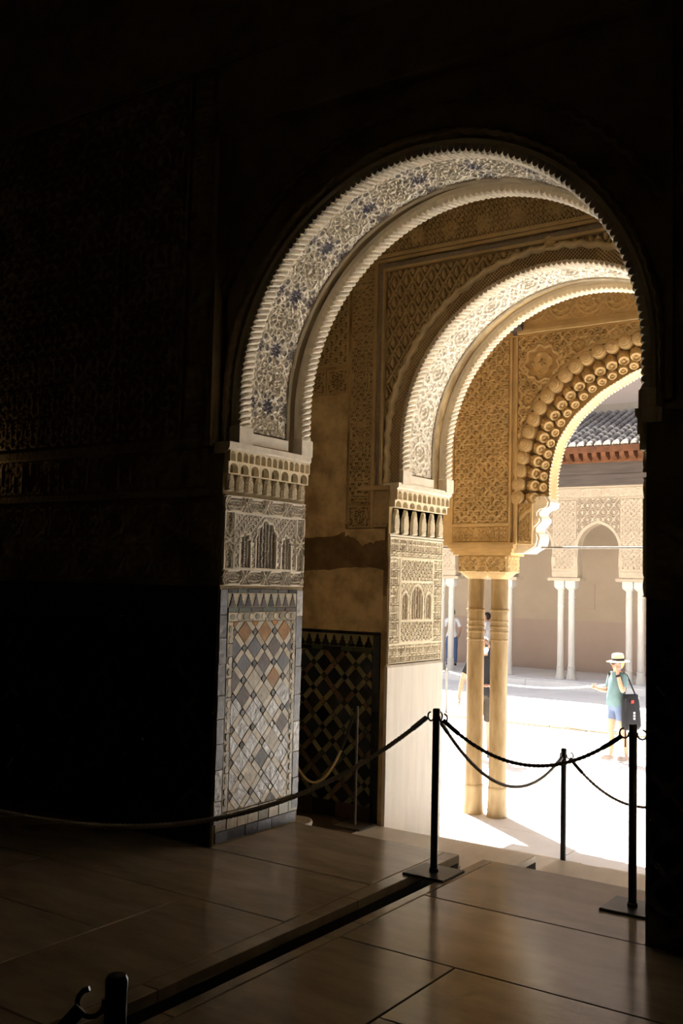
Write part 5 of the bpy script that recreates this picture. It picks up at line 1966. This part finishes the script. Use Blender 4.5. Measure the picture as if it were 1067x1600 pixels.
    def shell(name, vmask, off, flare, m):
        F = np.array([list(p.vertices) for p in me.polygons if len(p.vertices) == 4])
        F = F[vmask[F].all(axis=1)]
        used = np.unique(F)
        rem = np.full(nvt, -1)
        rem[used] = np.arange(len(used))
        V = co[used] + no[used] * (off + flare(co[used]))[:, None]
        return link(name, npmesh(name, V, rem[F], True), m, t)
    torso = ((lab == 1) | (lab == 2) | (lab == 4)) & (co[:, 2] > hem) & (co[:, 2] < 1.455)
    if long_:
        torso |= (lab == 3)
    shell('shirt', torso, 0.016, lambda p: 0.012 * np.clip((1.05 - p[:, 2]) / 0.15, 0, 1) * (np.abs(p[:, 1]) < 0.24), look['shirt'])
    zcut = {'short': 0.66, 'knee': 0.50, 'full': 0.10}[look['legs']]
    legs = ((lab == 4) | (lab == 1)) & (co[:, 2] > zcut) & (co[:, 2] < 1.02)
    shell('shorts' if look['legs'] != 'full' else 'trousers', legs, 0.010, lambda p: 0.014 * np.clip((0.86 - p[:, 2]) / 0.2, 0, 1), look['bottom'])
    for s, k in ((1, 'L'), (-1, 'R')):
        lx = pose['step'][k]
        sh = ellipsoid('shoe', (0.055 + lx, s * 0.108, 0.045), (0.135, 0.050, 0.058), look['shoe'], t, 14, 8)
        MB().cbox(-0.13, 0.13, -0.045, 0.045, -0.045, -0.02, 0.006).build('sole', 'cloth_white', sh)
    # head details
    hair = look['hair']
    ellipsoid('hair', (-0.012, 0, 1.615), (0.108, 0.090, 0.105 if not look.get('longhair') else 0.125), hair, t, 18, 12, cut=lambda c: c.x < 0.30 + 0.5 * max(0, c.z) and c.z > (-0.95 if look.get('longhair') else -0.35) and not (c.x > 0.05 and c.z < 0.25))
    ellipsoid('nose', (0.108, 0, 1.572), (0.020, 0.013, 0.022), 'skin', t, 10, 6)
    ellipsoid('mouth', (0.094, 0, 1.528), (0.008, 0.024, 0.008), 'lip', t, 10, 6)
    for s in (-1, 1):
        ellipsoid('ear', (0.005, s * 0.080, 1.578), (0.018, 0.010, 0.030), 'skin', t, 10, 6)
        ellipsoid('eye', (0.094, s * 0.032, 1.597), (0.010, 0.013, 0.008), 'cloth_white' if not look.get('glasses') else 'lens_dark', t, 10, 6)
    if look.get('glasses'):
        gl = MB()
        for s in (-1, 1):
            gl.tube([(0.108, s * 0.008, 1.606), (0.106, s * 0.055, 1.606), (0.06, s * 0.083, 1.602), (0.0, s * 0.088, 1.598)], 0.005, 6)
            gl.prism([(0.112, s * 0.010, 1.612), (0.106, s * 0.056, 1.612), (0.104, s * 0.054, 1.580), (0.112, s * 0.014, 1.578)][::s], (0.006, 0, 0))
        gl.build('sunglasses', 'lens_dark', t)
    if look.get('mask'):
        ellipsoid('face_mask', (0.055, 0, 1.535), (0.068, 0.070, 0.058), 'cloth_white', t, 16, 10)
    return t


left_im, to_cam = -rt, -Vector((fw.x, fw.y, 0)).normalized()
wpose = {'bulk': 1.16, 'belly': 0.07, 'hem': 0.88, 'step': {'L': -0.09, 'R': 0.07},
         'L': {'elbow': (0.085, 0.245, 1.145), 'wrist': (0.125, 0.165, 1.43), 'palm': (0.105, 0.125, 1.525), 'spread': (1, 0, 0), 'curl': 0.9, 'thumb': -1},
         'R': {'elbow': (0.02, -0.25, 1.12), 'wrist': (0.255, -0.20, 1.16), 'palm': (0.335, -0.18, 1.19), 'spread': (0, 0, 1), 'curl': -1.0, 'thumb': 1}}
wom = person((-5.30, 15.38, ZCT), (left_im * 0.93 + to_cam * 0.37), 1.60, wpose,
             {'shirt': 'cloth_teal', 'bottom': 'cloth_denim', 'legs': 'short', 'shoe': 'shoe_grey', 'hair': 'hair_blond', 'longhair': True, 'glasses': True},
             'person in straw hat, teal shirt and denim shorts talking on a phone')


def world_pt(t, p):
    s = t.scale[0]
    return Vector(t.location) + Matrix.Rotation(t.rotation_euler.z, 3, 'Z') @ (Vector(p) * s)


# hat, phone and bag are things of their own
def at_person(o, t, p, tilt=(0, 0, 0)):
    o.location = world_pt(t, p)
    o.rotation_euler = (tilt[0], tilt[1], t.rotation_euler.z + tilt[2])
    return o


hat = empty('straw_hat')
tag(hat, 'pale straw sun hat with a black band on the head of the person phoning', 'hat')
auto_smooth(MB().lathe([(0.094, 0.0), (0.10, 0.03), (0.098, 0.085), (0.085, 0.112), (0.05, 0.122), (0.004, 0.118)], 24).build('crown', 'straw', hat), 50)
auto_smooth(MB().lathe([(0.088, 0.0), (0.13, -0.006), (0.185, -0.018), (0.188, -0.012), (0.13, 0.003), (0.09, 0.008)], 28).build('brim', 'straw', hat), 50)
auto_smooth(MB().lathe([(0.0995, 0.004), (0.1035, 0.008), (0.1035, 0.034), (0.1, 0.038)], 24).build('hat_band', 'cloth_black', hat), 50)
hat.scale = (0.95,) * 3
at_person(hat, wom, (-0.005, 0, 1.640), (0.0, 0.06, 0))
ph = MB().cbox(-0.037, 0.037, -0.006, 0.006, -0.07, 0.07, 0.004).build('phone', 'plastic_blue')
tag(ph, 'blue mobile phone held to the ear under the straw hat', 'phone')
at_person(ph, wom, (0.055, 0.098, 1.56), (0.0, 0.35, 0.25))
wt = auto_smooth(MB().lathe([(0.034, 0), (0.037, 0.006), (0.037, 0.028), (0.034, 0.034)], 16).build('wrist_watch', 'cloth_black'), 40)
tag(wt, 'black watch on the raised wrist of the person phoning', 'watch')
wv = (Vector((0.125, 0.165, 1.43)) - Vector((0.085, 0.245, 1.145))).normalized()
wt.location = world_pt(wom, (0.119, 0.177, 1.385))
wt.rotation_euler = (Matrix.Rotation(wom.rotation_euler.z, 3, 'Z') @ wv).to_track_quat('Z', 'Y').to_euler()

bag = empty('tote_bag')
tag(bag, 'large black shoulder bag hanging at the hip of the person phoning', 'bag')
nb = MB()
rowsb = []
for zz, a, b, yo in ((-0.40, 0.03, 0.10, 0.0), (-0.385, 0.06, 0.155, 0.0), (-0.33, 0.075, 0.175, 0.01), (-0.15, 0.07, 0.175, 0.0), (0.05, 0.05, 0.16, -0.01), (0.17, 0.03, 0.145, -0.02), (0.18, 0.012, 0.13, -0.02)):
    rowsb.append([(b * math.copysign(abs(math.cos(q)) ** 0.55, math.cos(q)), yo + a * math.copysign(abs(math.sin(q)) ** 0.7, math.sin(q)), zz) for q in [2 * PI * i / 20 for i in range(20)]])
for r_ in rowsb:
    nb.v += r_
for k in range(len(rowsb) - 1):
    for i in range(20):
        j = (i + 1) % 20
        nb.f.append((k * 20 + i, k * 20 + j, (k + 1) * 20 + j, (k + 1) * 20 + i))
nb.f += [tuple(range(20))[::-1], tuple((len(rowsb) - 1) * 20 + i for i in range(20))]
auto_smooth(nb.build('pouch', 'cloth_black', bag), 60)
nb = MB()
nb.tube([(-0.10, -0.02, 0.17), (-0.03, -0.04, 0.33), (0.02, -0.075, 0.475), (0.05, -0.13, 0.515), (0.075, -0.09, 0.48), (0.11, -0.04, 0.33), (0.12, -0.02, 0.17)], 0.013, 8)
nb.build('shoulder_strap', 'cloth_black', bag, True)
MB().box(0.125, 0.150, 0.03, 0.045, -0.66, 0.12).build('loose_strap', 'cloth_black', bag)
MB().box(-0.005, 0.045, 0.058, 0.066, 0.04, 0.09).build('red_patch', 'cloth_red', bag)
for k in range(3):
    MB().box(-0.025, 0.008, 0.070, 0.078, -0.13 - 0.045 * k, -0.10 - 0.045 * k).build('white_mark', 'cloth_white', bag)
at_person(bag, wom, (-0.06, 0.27, 0.935))
bag.scale = (0.94,) * 3

mpose = {'belly': 0.05, 'hem': 0.86, 'step': {'L': 0.04, 'R': -0.05},
         'L': {'elbow': (0.0, 0.23, 1.13), 'wrist': (0.17, 0.12, 1.02), 'palm': (0.215, 0.06, 1.04), 'spread': (1, 0, 0), 'curl': -1, 'thumb': 1},
         'R': {'elbow': (-0.04, -0.28, 1.12), 'wrist': (0.0, -0.335, 0.87), 'palm': (0.02, -0.335, 0.785), 'spread': (1, 0, 0), 'curl': 1, 'thumb': 1}}
man = person((-7.02, 14.165, ZCT), to_cam, 1.85, mpose,
             {'shirt': 'cloth_black', 'bottom': 'cloth_khaki', 'legs': 'knee', 'shoe': 'cloth_black', 'hair': 'hair_grey', 'glasses': True, 'mask': True},
             'person in black T-shirt, khaki shorts and white mask behind the golden columns')
away = {'belly': 0.02, 'hem': 0.86, 'step': {'L': 0.03, 'R': -0.03},
        'L': {'elbow': (0.0, 0.26, 1.12), 'wrist': (0.10, 0.24, 0.93), 'palm': (0.15, 0.22, 0.88), 'spread': (1, 0, 0), 'curl': -1, 'thumb': 1},
        'R': {'elbow': (0.0, -0.26, 1.12), 'wrist': (0.10, -0.24, 0.93), 'palm': (0.15, -0.22, 0.88), 'spread': (1, 0, 0), 'curl': 1, 'thumb': 1}}
person((-14.55, 27.2, ZG), -to_cam, 1.72, away, {'shirt': 'cloth_white', 'bottom': 'cloth_jeans', 'legs': 'full', 'shoe': 'cloth_black', 'hair': 'hair_dark', 'longhair': True},
       'person in pale shirt and jeans behind the leftmost white columns')
person((-13.42, 27.3, ZG), (left_im - to_cam * 0.5), 1.64, away, {'shirt': 'cloth_white', 'bottom': 'cloth_jeans', 'legs': 'full', 'shoe': 'cloth_black', 'hair': 'hair_dark', 'longhair': True},
       'dark-haired person in white seen between the golden columns above the masked face')

# small lamp added out of view for the warm glow at the left edge
lamp = empty('added_lamp', (-6.95, 4.80, 2.35))
tag(lamp, 'small added wall lamp, unseen, giving a faint warm glow beyond the left edge', 'lamp')
auto_smooth(MB().lathe([(0.03, 0.0), (0.06, 0.05), (0.065, 0.10), (0.055, 0.10), (0.02, 0.02)], 16).build('shade', 'grey_metal', lamp), 40)
MB().box(-0.012, 0.012, 0.0, 0.10, 0.0, 0.02).build('arm', 'grey_metal', lamp)
ld = bpy.data.lights.new('lamp_bulb', 'POINT')
ld.energy = 1.3
ld.color = (1.0, 0.66, 0.32)
ld.shadow_soft_size = 0.03
lb = bpy.data.objects.new('lamp_bulb', ld)
COL.objects.link(lb)
lb.parent = lamp
lb.location = (0, 0, 0.13)

bowl = empty('stone_basin', (-4.54, 6.02, -0.25))
tag(bowl, 'small pale stone basin peeping out behind the tiled jamb at floor level', 'basin')
auto_smooth(MB().lathe([(0.07, 0.0), (0.085, 0.01), (0.12, 0.06), (0.15, 0.13), (0.16, 0.17), (0.158, 0.185), (0.145, 0.185), (0.13, 0.15), (0.10, 0.08), (0.05, 0.04), (0.003, 0.035)], 28).build('bowl', 'marble_white', bowl), 40)
auto_smooth(MB().lathe([(0.09, 0.0), (0.095, 0.006), (0.09, 0.016), (0.075, 0.018)], 28).build('foot_ring', 'marble_white', bowl), 40)
